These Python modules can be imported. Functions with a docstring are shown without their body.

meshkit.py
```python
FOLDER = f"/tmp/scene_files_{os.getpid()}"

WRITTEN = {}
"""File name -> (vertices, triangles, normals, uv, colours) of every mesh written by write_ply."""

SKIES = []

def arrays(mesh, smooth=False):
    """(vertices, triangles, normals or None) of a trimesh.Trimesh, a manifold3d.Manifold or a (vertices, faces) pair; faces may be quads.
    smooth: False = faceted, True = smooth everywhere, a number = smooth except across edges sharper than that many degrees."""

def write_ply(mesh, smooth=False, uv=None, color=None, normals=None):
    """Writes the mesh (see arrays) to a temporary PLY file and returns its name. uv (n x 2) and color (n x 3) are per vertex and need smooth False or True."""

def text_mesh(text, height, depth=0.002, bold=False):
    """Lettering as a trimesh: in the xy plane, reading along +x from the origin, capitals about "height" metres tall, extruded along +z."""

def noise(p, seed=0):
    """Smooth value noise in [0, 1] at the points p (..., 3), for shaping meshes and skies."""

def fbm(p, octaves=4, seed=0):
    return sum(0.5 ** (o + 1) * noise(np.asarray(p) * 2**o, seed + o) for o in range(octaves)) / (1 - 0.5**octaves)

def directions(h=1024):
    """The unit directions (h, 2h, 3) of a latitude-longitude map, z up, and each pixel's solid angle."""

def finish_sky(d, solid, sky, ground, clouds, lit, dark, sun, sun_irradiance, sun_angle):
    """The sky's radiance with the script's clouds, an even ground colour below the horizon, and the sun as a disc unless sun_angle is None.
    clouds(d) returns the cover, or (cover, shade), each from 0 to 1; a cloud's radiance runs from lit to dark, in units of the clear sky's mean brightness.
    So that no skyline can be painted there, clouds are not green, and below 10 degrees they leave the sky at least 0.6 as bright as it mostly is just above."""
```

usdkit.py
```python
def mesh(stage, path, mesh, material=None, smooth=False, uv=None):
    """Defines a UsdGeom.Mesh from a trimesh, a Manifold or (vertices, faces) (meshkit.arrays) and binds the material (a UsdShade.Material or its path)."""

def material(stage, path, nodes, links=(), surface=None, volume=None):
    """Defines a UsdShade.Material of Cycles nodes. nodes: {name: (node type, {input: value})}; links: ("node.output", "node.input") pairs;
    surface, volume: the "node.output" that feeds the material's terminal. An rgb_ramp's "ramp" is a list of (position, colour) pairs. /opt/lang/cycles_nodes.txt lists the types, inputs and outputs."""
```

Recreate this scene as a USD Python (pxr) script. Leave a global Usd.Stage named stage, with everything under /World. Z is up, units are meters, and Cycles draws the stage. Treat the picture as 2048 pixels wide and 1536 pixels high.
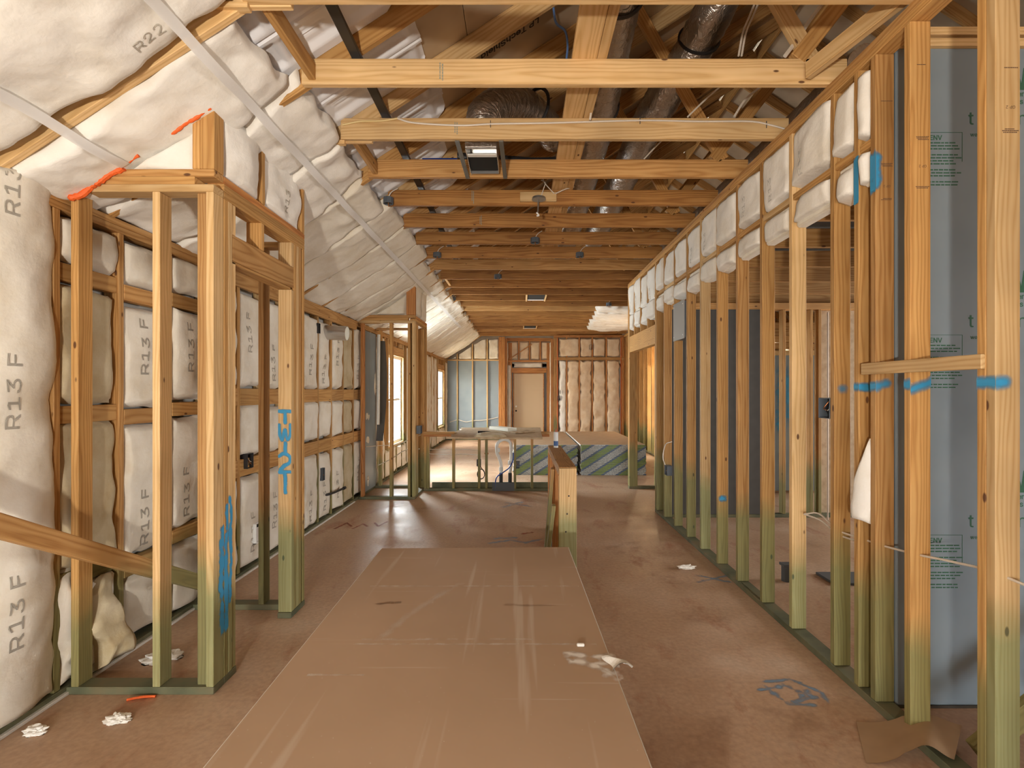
import math, random
import numpy as np, trimesh, usdkit, meshkit
from pxr import Usd, UsdGeom, UsdLux, Gf, Sdf, Vt

stage = Usd.Stage.CreateInMemory()
UsdGeom.SetStageUpAxis(stage, 'Z'); UsdGeom.SetStageMetersPerUnit(stage, 1.0)
UsdGeom.Xform.Define(stage, '/World')

# ------------------------------------------------------------------ camera, sky, lights
CAM = UsdGeom.Camera.Define(stage, '/World/camera')
CAM.CreateHorizontalApertureAttr(36.0); CAM.CreateFocalLengthAttr(18.0)
CAM.CreateHorizontalApertureOffsetAttr(-17 * 36 / 2048); CAM.CreateVerticalApertureOffsetAttr(14 * 36 / 2048)
CAM.AddTranslateOp().Set((0, 0, 1.52)); CAM.AddRotateXOp().Set(90)
CAM.CreateClippingRangeAttr((0.05, 500)); CAM.CreateExposureAttr(0.0)

dome = UsdLux.DomeLight.Define(stage, '/World/sky'); dome.CreateIntensityAttr(5.0); dome.CreateColorAttr((0.92, 0.97, 1.0))

def rect_light(name, loc, rot, w, h, power, color):
    l = UsdLux.RectLight.Define(stage, '/World/' + name)
    l.CreateWidthAttr(w); l.CreateHeightAttr(h); l.CreateIntensityAttr(power); l.CreateColorAttr(color)
    x = UsdGeom.Xformable(l); x.AddTranslateOp().Set(loc); x.AddRotateXYZOp().Set(rot)
    return l
# daylight outside the windows of the left wall (faces +X) and in the wide glass doors behind the camera (faces +Y)
rect_light('daylight_window', (-2.44, 9.43, 1.36), (90, 0, -90), 1.0, 1.52, 46.0, (0.90, 0.96, 1.0))
rect_light('daylight_far_window', (-2.6, 15.0, 1.3), (90, 0, -90), 1.6, 1.7, 16.0, (1.0, 0.82, 0.58))
rect_light('daylight_glass_door', (-0.2, -6.85, 1.25), (90, 0, 0), 3.4, 2.3, 5.7, (0.96, 0.97, 0.97))
rect_light('daylight_side_room', (7.6, 4.6, 1.45), (90, 0, 90), 3.0, 1.7, 17.0, (0.98, 0.97, 0.95))  # added fill, not a known window; brightens the left wall through the studs
rect_light('daylight_corridor', (6.6, 7.2, 1.25), (90, 0, 90), 1.3, 2.1, 9.0, (1.0, 0.95, 0.86))  # added fill at the corridor end, lifts the left wall and second closet
rect_light('daylight_side_door', (3.6, 12.0, 1.1), (90, 0, 90), 1.6, 2.0, 4.0, (1.0, 0.84, 0.62))  # added warm fill for the far room, its source out of view
# the photographer's lamp head on a stand behind the camera, tilted up
lamp = UsdLux.DiskLight.Define(stage, '/World/photo_lamp'); lamp.CreateRadiusAttr(0.09); lamp.CreateIntensityAttr(2050.0); lamp.CreateColorAttr((1.0, 0.92, 0.80))
lamp.AddTranslateOp().Set((-0.55, -1.5, 1.2)); lamp.AddRotateXOp().Set(143)
room = UsdLux.SphereLight.Define(stage, '/World/side_room_lamp'); room.CreateRadiusAttr(0.06); room.CreateIntensityAttr(7.0); room.CreateColorAttr((1.0, 0.85, 0.62))  # added fill for the side room, stands for no known lamp
room.AddTranslateOp().Set((4.2, 4.0, 2.3))

far_fill = UsdLux.SphereLight.Define(stage, '/World/far_work_lamp'); far_fill.CreateRadiusAttr(0.07); far_fill.CreateIntensityAttr(115.0); far_fill.CreateColorAttr((1.0, 0.72, 0.42))  # added warm fill for the far wall, hidden behind the right wall studs
far_fill.AddTranslateOp().Set((2.85, 11.6, 2.1))

# ------------------------------------------------------------------ helpers
USED = {}
def path(name, parent='/World'):
    parent = str(parent.GetPath()) if hasattr(parent, 'GetPath') else parent
    k = parent + '/' + name; n = USED.get(k, 0); USED[k] = n + 1
    return k if n == 0 else f'{k}_{n:03d}'

def tag(p, label=None, cat=None, group=None, kind=None):
    p = p.GetPrim() if hasattr(p, 'GetPrim') else p
    for k, v in (('label', label), ('category', cat), ('group', group), ('kind', kind)):
        if v: p.SetCustomDataByKey(k, v)
    return p

def thing(name, label, cat, group=None, kind=None):
    x = UsdGeom.Xform.Define(stage, path(name)); tag(x, label, cat, group, kind); return x

MTX = {}
def put(name, mesh, mat, parent='/World', smooth=False, mtx=None, alpha=None):
    pp_ = str(parent.GetPath()) if hasattr(parent, 'GetPath') else parent
    if pp_ in MTX:
        inv = np.linalg.inv(MTX[pp_]); v_, f_ = (mesh if isinstance(mesh, tuple) else (np.array(mesh.vertices), np.array(mesh.faces)))
        mesh = (np.asarray(v_, float) @ inv[:3, :3].T + inv[:3, 3], f_)
    m = usdkit.mesh(stage, path(name, parent), mesh, mat, smooth)
    if mtx is not None: MTX[str(m.GetPath())] = np.asarray(mtx, float)
    if mtx is not None:
        UsdGeom.Xformable(m).AddTransformOp().Set(Gf.Matrix4d(*np.asarray(mtx, float).T.ravel().tolist()))
    if alpha is not None:
        UsdGeom.PrimvarsAPI(m).CreatePrimvar('alpha', Sdf.ValueTypeNames.FloatArray, 'vertex').Set(Vt.FloatArray.FromNumpy(np.asarray(alpha, np.float32).ravel()))
    return m

def frame(o, u, v, n):
    m = np.eye(4); m[:3, 0] = u; m[:3, 1] = v; m[:3, 2] = n; m[:3, 3] = o; return m

def nrm(a): a = np.asarray(a, float); return a / (np.linalg.norm(a) + 1e-12)

_s = np.array([[x, y, z] for x in (-1, 1) for y in (-1, 1) for z in (-1, 1)], float)
_CT = []
for c in _s:
    for k in range(3): _CT.append((c, k))
def _chamfer_verts(d, c):
    out = []
    for s, k in _CT:
        p = s * (np.asarray(d) / 2 - c); p[k] = s[k] * d[k] / 2; out.append(p)
    return np.array(out)
_h = trimesh.convex.convex_hull(trimesh.PointCloud(_chamfer_verts([1, 1, 1], .1)))
from scipy.spatial import cKDTree
_idx = cKDTree(_chamfer_verts([1, 1, 1], .1)).query(_h.vertices)[1]
_CF = _idx[_h.faces]
def cbox(d, c=0.003):
    c = min(c, min(d) * .3); return _chamfer_verts(d, c), _CF

def box(name, lo, hi, mat, parent='/World', c=0.002):
    lo, hi = np.minimum(lo, hi).astype(float), np.maximum(lo, hi).astype(float)
    v, f = cbox(hi - lo, c); return put(name, (v + (lo + hi) / 2, f), mat, parent)

def board(name, p0, p1, w, t, wdir, mat, parent, c=0.003):
    """A length of lumber along its own x axis from p0 to p1, w wide along wdir, t thick."""
    p0, p1 = np.asarray(p0, float), np.asarray(p1, float)
    u = nrm(p1 - p0); v = np.asarray(wdir, float); v = nrm(v - u * np.dot(u, v)); n = np.cross(u, v)
    return put(name, cbox((np.linalg.norm(p1 - p0), w, t), c), mat, parent, mtx=frame((p0 + p1) / 2, u, v, n))

def bbox_board(name, lo, hi, mat, parent):
    """A board filling an axis-aligned box, its grain along the longest side."""
    lo, hi = np.minimum(lo, hi).astype(float), np.maximum(lo, hi).astype(float); d = hi - lo; k = int(np.argmax(d)); o = [i for i in range(3) if i != k]
    w = o[0] if d[o[0]] > d[o[1]] else o[1]; th = o[1] if w == o[0] else o[0]
    p0 = (lo + hi) / 2; p1 = p0.copy(); p0[k] = lo[k]; p1[k] = hi[k]; e = np.zeros(3); e[w] = 1
    return board(name, p0, p1, d[w], d[th], e, mat, parent)

def smoothpath(pts, n=8):
    p = np.asarray(pts, float)
    if len(p) < 3: return np.array([p[0] + (p[-1] - p[0]) * t for t in np.linspace(0, 1, 3)])
    q = np.vstack([2 * p[0] - p[1], p, 2 * p[-1] - p[-2]]); out = []
    for i in range(1, len(q) - 2):
        for t in np.linspace(0, 1, n, endpoint=False):
            a, b, c, d = q[i - 1], q[i], q[i + 1], q[i + 2]
            out.append(.5 * (2 * b + (c - a) * t + (2 * a - 5 * b + 4 * c - d) * t * t + (3 * b - a - 3 * c + d) * t ** 3))
    return np.array(out + [p[-1]])

def tube_mesh(pts, r, sides=8, n=8, wrinkle=0, seed=0, straight=False, caps=True):
    p = np.asarray(pts, float) if straight else smoothpath(pts, n)
    t = np.gradient(p, axis=0); t /= np.linalg.norm(t, axis=1, keepdims=True) + 1e-12
    a = np.cross(t[0], [0, 0, 1.0] if abs(t[0][2]) < .9 else [1.0, 0, 0]); a = nrm(a); A = []
    for k in range(len(p)):
        a = nrm(a - t[k] * np.dot(a, t[k])); A.append(a)
    A = np.array(A); B = np.cross(t, A); ang = np.arange(sides) * 2 * np.pi / sides
    rr = np.broadcast_to(r, (len(p),))[:, None] * np.ones(sides)
    if wrinkle:
        q = np.stack(np.broadcast_arrays(np.arange(len(p))[:, None] * .9, np.cos(ang)[None] * 2.2, np.sin(ang)[None] * 2.2), -1)
        rr = rr * (1 + wrinkle * (meshkit.fbm(q, 3, seed) - .5) * 2)
    v = p[:, None] + rr[..., None] * (np.cos(ang)[None, :, None] * A[:, None] + np.sin(ang)[None, :, None] * B[:, None])
    i, j = np.meshgrid(np.arange(len(p) - 1), np.arange(sides), indexing='ij')
    f = np.stack([i * sides + j, i * sides + (j + 1) % sides, (i + 1) * sides + (j + 1) % sides, (i + 1) * sides + j], -1).reshape(-1, 4)
    f = np.vstack([f[:, [0, 1, 2]], f[:, [0, 2, 3]]]); v = v.reshape(-1, 3)
    if caps:
        m = len(v); v = np.vstack([v, p[:1], p[-1:]]); k = np.arange(sides); e = (len(p) - 1) * sides
        f = np.vstack([f, np.stack([k * 0 + m, (k + 1) % sides, k], 1), np.stack([k * 0 + m + 1, e + k, e + (k + 1) % sides], 1)])
    return v, f

def tube(name, pts, r, mat, parent='/World', **k):
    return put(name, tube_mesh(pts, r, **k), mat, parent, smooth=40)

def grid(nu, nv):
    i, j = np.meshgrid(np.arange(nu - 1), np.arange(nv - 1), indexing='ij'); a = (i * nv + j).ravel()
    return np.vstack([np.stack([a, a + nv, a + nv + 1], 1), np.stack([a, a + nv + 1, a + 1], 1)])

BF = [None]
def batt(parent, o, U, V, N, w, h, depth=.05, bulge=.02, rough=.012, seed=0, hf=None, edge=.012, r=.035, mat=None, step=.03, name='insulation_batt', sag=0):
    """A fibreglass batt: a pillow whose face bulges along N; U, V span it from its corner o; hf(u) gives the height at u."""
    nu, nv = int(np.clip(w / step, 6, 44)), int(np.clip(h / step, 6, 90))
    u = np.linspace(0, 1, nu + 2); v = np.linspace(0, 1, nv + 2)
    u = u + .25 * (u - .5) * (1 - np.abs(2 * u - 1)) * 1.4; v = v + .10 * (v - .5) * (1 - np.abs(2 * v - 1))
    a, b = np.meshgrid(u, v, indexing='ij'); x = a * w
    hh = np.broadcast_to(h, x.shape) if hf is None else np.array([max(hf(t), .02) for t in x.ravel()]).reshape(x.shape)
    y = b * hh
    e = np.minimum.reduce([x, w - x, y, hh - y]); e = np.clip(e / r, 0, 1); prof = np.sqrt(1 - (1 - e) ** 2)
    P = np.stack([x * 5.5 + seed * 7.3, y * 5.5, x * 0 + seed], -1)
    nz = meshkit.fbm(P, 3, seed) - .5
    big = meshkit.noise(P * .35, seed + 9) - .5
    soft = 1 - (2 * a - 1) ** 2
    z = -depth + (depth + bulge * soft + rough * (2.2 * nz + 1.6 * big)) * prof + sag * np.sin(np.pi * b) * soft
    jx = (meshkit.noise(np.stack([y * 9, x * 0 + seed, x * 3], -1), seed + 3) - .5) * 2 * edge * np.abs(2 * a - 1) ** 2
    jy = (meshkit.noise(np.stack([x * 9, y * 3, x * 0 + seed], -1), seed + 5) - .5) * 2 * edge * np.abs(2 * b - 1) ** 4
    x, y = x + jx, y + jy
    U, V, N = (np.asarray(k, float) for k in (U, V, N))
    p = np.asarray(o, float) + x[..., None] * U + y[..., None] * V + z[..., None] * N
    BF[0] = (np.asarray(o, float), U, V, N, cKDTree(np.stack([x.ravel(), y.ravel()], 1)), z.ravel())
    f = grid(nu + 2, nv + 2)
    if np.dot(np.cross(U, V), N) < 0: f = f[:, ::-1]
    return put(name, (p.reshape(-1, 3), f), mat or M['insulation'], parent, smooth=True)

def lettering(parent, text, o, U, V, height, mat, name='lettering', bold=False, spread=1.0, drape=False):
    m = meshkit.text_mesh(text, height, .0006, bold); U, V = nrm(U), nrm(V); N = np.cross(U, V)
    if drape: m = m.subdivide_to_size(.025)
    v = np.array(m.vertices) * [spread, 1, 1]
    if drape:   # lie on the face of the batt built last
        bo, bu, bv, bn, tree, bz = BF[0]; w = np.asarray(o) + v @ np.array([U, V, N]) - bo
        d_, i_ = tree.query(np.stack([w @ bu, w @ bv], 1), k=4); wt = 1 / (d_ + 1e-4); h_ = (bz[i_] * wt).sum(1) / wt.sum(1)
        p_ = bo + (w @ bu)[:, None] * bu + (w @ bv)[:, None] * bv + (h_ + .0025 + v[:, 2])[:, None] * bn
        return put(name, (p_, np.array(m.faces)), mat, parent)
    return put(name, (np.asarray(o) + v @ np.array([U, V, N]), np.array(m.faces)), mat, parent)

def seg_dist(p, a, b):
    d = b - a; t = np.clip(((p - a) @ d) / max(d @ d, 1e-9), 0, 1); return np.linalg.norm(p - a - t[..., None] * d, axis=-1)

def spray(parent, o, U, V, w, h, strokes, width, mat, soft=.5, n=(40, 40), seed=0, name='paint_mark', noise=.5, strength=1.0):
    """A thin patch of paint on a surface; strokes are polylines in metres within the patch."""
    U, V = np.asarray(U, float), np.asarray(V, float); N = np.cross(U, V)
    a, b = np.meshgrid(np.linspace(0, w, n[0]), np.linspace(0, h, n[1]), indexing='ij'); q = np.stack([a, b], -1)
    d = np.full(a.shape, 9.0)
    for s in strokes:
        s = np.asarray(s, float)
        for k in range(len(s) - 1): d = np.minimum(d, seg_dist(q, s[k], s[k + 1]))
    nz = meshkit.fbm(np.stack([a * 30, b * 30, a * 0 + seed], -1), 3, seed) - .5
    al = np.clip((width * (1 + noise * nz * 2) - d) / (width * soft) , 0, 1) * strength
    p = np.asarray(o, float) + a[..., None] * U + b[..., None] * V + .0008 * N
    return put(name, (p.reshape(-1, 3), grid(*n)), mat, parent, smooth=True, alpha=al)

# ------------------------------------------------------------------ materials
M = {}
def mk(name, nodes, links, surface): M[name] = usdkit.material(stage, '/World/Looks/' + name, nodes, links, surface)

def plain(name, col, rough=.6, metal=0, bump=0, bscale=60, var=0, vscale=8, spec=.5):
    nodes = {'p': ('principled_bsdf', {'base_color': col, 'roughness': rough, 'metallic': metal, 'specular_ior_level': spec}), 'g': ('geometry', {})}
    links = []
    if var:
        nodes['n'] = ('noise_texture', {'scale': vscale, 'detail': 4.0}); nodes['r'] = ('rgb_ramp', {'ramp': [(.3, tuple(c * (1 - var) for c in col)), (.7, tuple(min(1, c * (1 + var)) for c in col))]})
        links += [('g.position', 'n.vector'), ('n.fac', 'r.fac'), ('r.color', 'p.base_color')]
    if bump:
        nodes['bn'] = ('noise_texture', {'scale': bscale, 'detail': 4.0}); nodes['b'] = ('bump', {'strength': bump, 'distance': .01})
        links += [('g.position', 'bn.vector'), ('bn.fac', 'b.height'), ('b.normal', 'p.normal')]
    mk(name, nodes, links, 'p.BSDF')

def wood(name, light, mid, dark, green=True, ring=58.0, knot=(.10, .036, .014)):
    nodes = {
        'tc': ('texture_coordinate', {}), 'oi': ('object_info', {}), 'g': ('geometry', {}),
        'off': ('math', {'math_type': 'multiply', 'value2': 37.0}),
        'offv': ('combine_xyz', {}), 'add': ('vector_math', {'math_type': 'add'}),
        'sx': ('mapping', {'mapping_type': 'point', 'scale': (1.1, 9.0, 9.0)}),
        'n1': ('noise_texture', {'scale': 1.0, 'detail': 2.0}),
        'sep': ('separate_xyz', {}), 'sepp': ('separate_xyz', {}),
        'ys': ('math', {'math_type': 'subtract', 'value2': .5}), 'y1': ('math', {'math_type': 'multiply_add', 'value2': .10, 'value3': 0.0}),
        'yy': ('math', {'math_type': 'add'}), 'zz': ('math', {'math_type': 'add', 'value2': .032}),
        'y2': ('math', {'math_type': 'multiply'}), 'z2': ('math', {'math_type': 'multiply'}), 's': ('math', {'math_type': 'add'}), 'q': ('math', {'math_type': 'sqrt'}),
        'w': ('math', {'math_type': 'multiply_add', 'value2': .085}), 'fr': ('math', {'math_type': 'multiply', 'value2': ring * 6.2832}), 'sn': ('math', {'math_type': 'sine'}),
        'sn01': ('map_range', {'from_min': -1.0, 'from_max': 1.0, 'to_min': 0.0, 'to_max': 1.0}),
        'fib': ('mapping', {'mapping_type': 'point', 'scale': (6.0, 190.0, 190.0)}), 'fn': ('noise_texture', {'scale': 1.0, 'detail': 3.0}),
        'mixg': ('math', {'math_type': 'multiply_add', 'value2': .35}), 'half': ('math', {'math_type': 'multiply', 'value2': .65}),
        'ramp': ('rgb_ramp', {'ramp': [(.18, light), (.5, tuple(.45 * a + .55 * b for a, b in zip(light, mid))), (.72, mid), (.98, dark)]}),
        'tone': ('hsv', {'hue': .5, 'saturation': 1.0}), 'tv': ('map_range', {'from_min': 0.0, 'from_max': 1.0, 'to_min': .80, 'to_max': 1.12}),
        'kn': ('mapping', {'mapping_type': 'point', 'scale': (4.0, 9.5, 9.5)}), 'vo': ('voronoi_texture', {'scale': 1.0, 'feature': 'f1'}),
        'kf': ('map_range', {'from_min': .055, 'from_max': .088, 'to_min': .92, 'to_max': 0.0, 'clamp': True}), 'km': ('mix', {'color2': knot}),
        'blot': ('noise_texture', {'scale': 2.2, 'detail': 3.0}), 'bm': ('map_range', {'from_min': .35, 'from_max': .75, 'to_min': .86, 'to_max': 1.10}),
        'bmul': ('vector_math', {'math_type': 'scale'}),
        'bump': ('bump', {'strength': .12, 'distance': .002}),
        'p': ('principled_bsdf', {'roughness': .62, 'specular_ior_level': .35}),
    }
    links = [('oi.random', 'off.value1'), ('off.value', 'offv.x'), ('off.value', 'offv.y'), ('tc.object', 'add.vector1'), ('offv.vector', 'add.vector2'),
             ('add.vector', 'sx.vector'), ('sx.vector', 'n1.vector'), ('tc.object', 'sep.vector'), ('oi.random', 'ys.value1'), ('ys.value', 'y1.value1'), ('sep.y', 'yy.value1'), ('y1.value', 'yy.value2'),
             ('sep.z', 'zz.value1'), ('yy.value', 'y2.value1'), ('yy.value', 'y2.value2'), ('zz.value', 'z2.value1'), ('zz.value', 'z2.value2'), ('y2.value', 's.value1'), ('z2.value', 's.value2'), ('s.value', 'q.value1'),
             ('n1.fac', 'w.value1'), ('q.value', 'w.value3'), ('w.value', 'fr.value1'), ('fr.value', 'sn.value1'), ('sn.value', 'sn01.value'),
             ('add.vector', 'fib.vector'), ('fib.vector', 'fn.vector'), ('sn01.result', 'half.value1'), ('fn.fac', 'mixg.value1'), ('half.value', 'mixg.value3'), ('mixg.value', 'ramp.fac'),
             ('oi.random', 'tv.value'), ('tv.result', 'tone.value'), ('ramp.color', 'tone.color'),
             ('add.vector', 'kn.vector'), ('kn.vector', 'vo.vector'), ('vo.distance', 'kf.value'), ('kf.result', 'km.fac'), ('tone.color', 'km.color1'),
             ('add.vector', 'blot.vector'), ('blot.fac', 'bm.value'), ('km.color', 'bmul.vector1'), ('bm.result', 'bmul.scale'),
             ('mixg.value', 'bump.height'), ('bump.normal', 'p.normal')]
    last = 'bmul.vector'
    if green:
        nodes.update({'pn': ('noise_texture', {'scale': 3.0, 'detail': 3.0}), 'gz': ('math', {'math_type': 'multiply_add', 'value2': .34}), 'gr': ('math', {'math_type': 'multiply_add', 'value2': .30}),
                      'gm': ('map_range', {'from_min': .80, 'from_max': 1.03, 'to_min': .70, 'to_max': 0.0, 'clamp': True}), 'gmix': ('mix', {'mix_type': 'mix'}),
                      'gt': ('mix', {'mix_type': 'multiply', 'fac': 1.0, 'color2': (.40, .66, .50)}), 'gadd': ('mix', {'mix_type': 'mix', 'fac': .55, 'color2': (.085, .19, .10)})})
        links += [('g.position', 'pn.vector'), ('g.position', 'sepp.vector'), ('pn.fac', 'gz.value1'), ('sepp.z', 'gz.value3'), ('oi.random', 'gr.value1'), ('gz.value', 'gr.value3'), ('gr.value', 'gm.value'),
                  ('gm.result', 'gmix.fac'), (last, 'gmix.color1'), (last, 'gt.color1'), ('gt.color', 'gadd.color1'), ('gadd.color', 'gmix.color2')]
        last = 'gmix.color'
    else:
        del nodes['sepp']
    links += [(last, 'p.base_color')]
    mk(name, nodes, links, 'p.BSDF')

wood('pine', (.57, .325, .115), (.485, .255, .08), (.36, .165, .046))
wood('pine_pale', (.72, .49, .245), (.645, .415, .185), (.52, .30, .11))
wood('pine_honey', (.55, .31, .115), (.46, .235, .075), (.33, .145, .04))
wood('pine_shaded', (.42, .205, .058), (.33, .145, .036), (.22, .08, .018), green=False)  # same pine, darkened: the dimness of the far joists is in the colour
wood('pine_orange', (.58, .27, .085), (.46, .18, .05), (.33, .11, .03), green=False)
WOODS = ['pine', 'pine_pale', 'pine', 'pine_honey', 'pine', 'pine_pale']
# dark green treated plates
mk('treated', {'g': ('geometry', {}), 'n': ('noise_texture', {'scale': 5.0, 'detail': 4.0}), 'r': ('rgb_ramp', {'ramp': [(.3, (.075, .085, .045)), (.5, (.13, .13, .07)), (.75, (.19, .14, .07))]}),
               'p': ('principled_bsdf', {'roughness': .7})}, [('g.position', 'n.vector'), ('n.fac', 'r.fac'), ('r.color', 'p.base_color')], 'p.BSDF')

def insul(name, a, b, c):
    mk(name, {'g': ('geometry', {}), 'n': ('noise_texture', {'scale': 4.0, 'detail': 5.0, 'roughness': .6}), 'r': ('rgb_ramp', {'ramp': [(.28, c), (.5, b), (.72, a)]}),
              'm': ('mapping', {'scale': (60.0, 60.0, 60.0)}), 'fn': ('noise_texture', {'scale': 1.0, 'detail': 6.0, 'roughness': .75, 'distortion': 1.2}), 'bp': ('bump', {'strength': .22, 'distance': .006}),
              'wn': ('noise_texture', {'scale': 11.0, 'detail': 3.0}), 'bp2': ('bump', {'strength': .22, 'distance': .03}),
              'p': ('principled_bsdf', {'roughness': .95, 'specular_ior_level': .1, 'sheen_weight': .15, 'sheen_roughness': .6})},
       [('g.position', 'n.vector'), ('n.fac', 'r.fac'), ('r.color', 'p.base_color'), ('g.position', 'm.vector'), ('m.vector', 'fn.vector'), ('g.position', 'wn.vector'), ('wn.fac', 'bp2.height'),
        ('fn.fac', 'bp.height'), ('bp2.normal', 'bp.normal'), ('bp.normal', 'p.normal')], 'p.BSDF')
insul('insulation', (.82, .78, .70), (.76, .71, .61), (.68, .60, .47))
insul('insulation_aged', (.66, .58, .42), (.56, .47, .30), (.44, .33, .18))
insul('insulation_warm_bounce', (.80, .66, .49), (.74, .58, .40), (.66, .47, .29))  # warm bounce off the floor put into the colour of the far batts
insul('insulation_white', (.86, .84, .80), (.82, .79, .73), (.75, .70, .61))

# concrete slab dusted with red clay
mk('concrete', {'g': ('geometry', {}), 'n': ('noise_texture', {'scale': 1.1, 'detail': 6.0, 'roughness': .62}), 'r': ('rgb_ramp', {'ramp': [(.30, (.40, .245, .155)), (.47, (.48, .315, .205)), (.60, (.54, .38, .265)), (.78, (.58, .46, .35))]}),
                'm2': ('mapping', {'scale': (1.6, .8, 1.0), 'rotation': (0, 0, .5)}), 'n2': ('noise_texture', {'scale': 1.7, 'detail': 7.0, 'roughness': .7, 'distortion': .4}), 'r2': ('map_range', {'from_min': .54, 'from_max': .68, 'to_min': 0.0, 'to_max': .75, 'clamp': True}),
                'red': ('mix', {'color2': (.34, .145, .08)}),
                'n3': ('noise_texture', {'scale': 38.0, 'detail': 6.0}), 'sp': ('map_range', {'from_min': .3, 'from_max': .7, 'to_min': .88, 'to_max': 1.10}), 'sc': ('vector_math', {'math_type': 'scale'}),
                'rr': ('map_range', {'from_min': .35, 'from_max': .65, 'to_min': .34, 'to_max': .62}), 'bp': ('bump', {'strength': .15, 'distance': .004}),
                'p': ('principled_bsdf', {'specular_ior_level': .4})},
   [('g.position', 'n.vector'), ('n.fac', 'r.fac'), ('g.position', 'm2.vector'), ('m2.vector', 'n2.vector'), ('n2.fac', 'r2.value'), ('r2.result', 'red.fac'), ('r.color', 'red.color1'),
    ('g.position', 'n3.vector'), ('n3.fac', 'sp.value'), ('red.color', 'sc.vector1'), ('sp.result', 'sc.scale'), ('sc.vector', 'p.base_color'), ('n.fac', 'rr.value'), ('rr.result', 'p.roughness'),
    ('n3.fac', 'bp.height'), ('bp.normal', 'p.normal')], 'p.BSDF')

# brown paper back of a drywall sheet with pale scuffs along and across it
mk('drywall_paper', {'g': ('geometry', {}), 'ma': ('mapping', {'scale': (10.5, .42, 1.0), 'rotation': (0, 0, .022)}), 'na': ('noise_texture', {'scale': 1.6, 'detail': 2.5, 'roughness': .5}), 'ra': ('map_range', {'from_min': .615, 'from_max': .70, 'to_min': 0.0, 'to_max': .30, 'clamp': True}),
                     'mb': ('mapping', {'scale': (.9, 34.0, 1.0)}), 'nb': ('noise_texture', {'scale': 1.2, 'detail': 3.0}), 'rb': ('map_range', {'from_min': .68, 'from_max': .76, 'to_min': 0.0, 'to_max': .35, 'clamp': True}),
                     'nc': ('noise_texture', {'scale': 140.0, 'detail': 1.0}), 'rc': ('map_range', {'from_min': .77, 'from_max': .80, 'to_min': 0.0, 'to_max': .8, 'clamp': True}),
                     'mx': ('math', {'math_type': 'maximum'}), 'mx2': ('math', {'math_type': 'maximum'}), 'n': ('noise_texture', {'scale': 1.3, 'detail': 5.0}), 'r': ('rgb_ramp', {'ramp': [(.3, (.405, .28, .185)), (.7, (.47, .33, .225))]}),
                     'mix': ('mix', {'color2': (.66, .60, .52)}), 'p': ('principled_bsdf', {'roughness': .75, 'specular_ior_level': .25})},
   [('g.position', 'ma.vector'), ('ma.vector', 'na.vector'), ('na.fac', 'ra.value'), ('g.position', 'mb.vector'), ('mb.vector', 'nb.vector'), ('nb.fac', 'rb.value'), ('ra.result', 'mx.value1'), ('rb.result', 'mx.value2'),
    ('g.position', 'nc.vector'), ('nc.fac', 'rc.value'), ('mx.value', 'mx2.value1'), ('rc.result', 'mx2.value2'), ('g.position', 'n.vector'), ('n.fac', 'r.fac'), ('r.color', 'mix.color1'), ('mx2.value', 'mix.fac'), ('mix.color', 'p.base_color')], 'p.BSDF')
plain('gypsum', (.66, .63, .58), .9, bump=.3, bscale=90)
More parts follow.
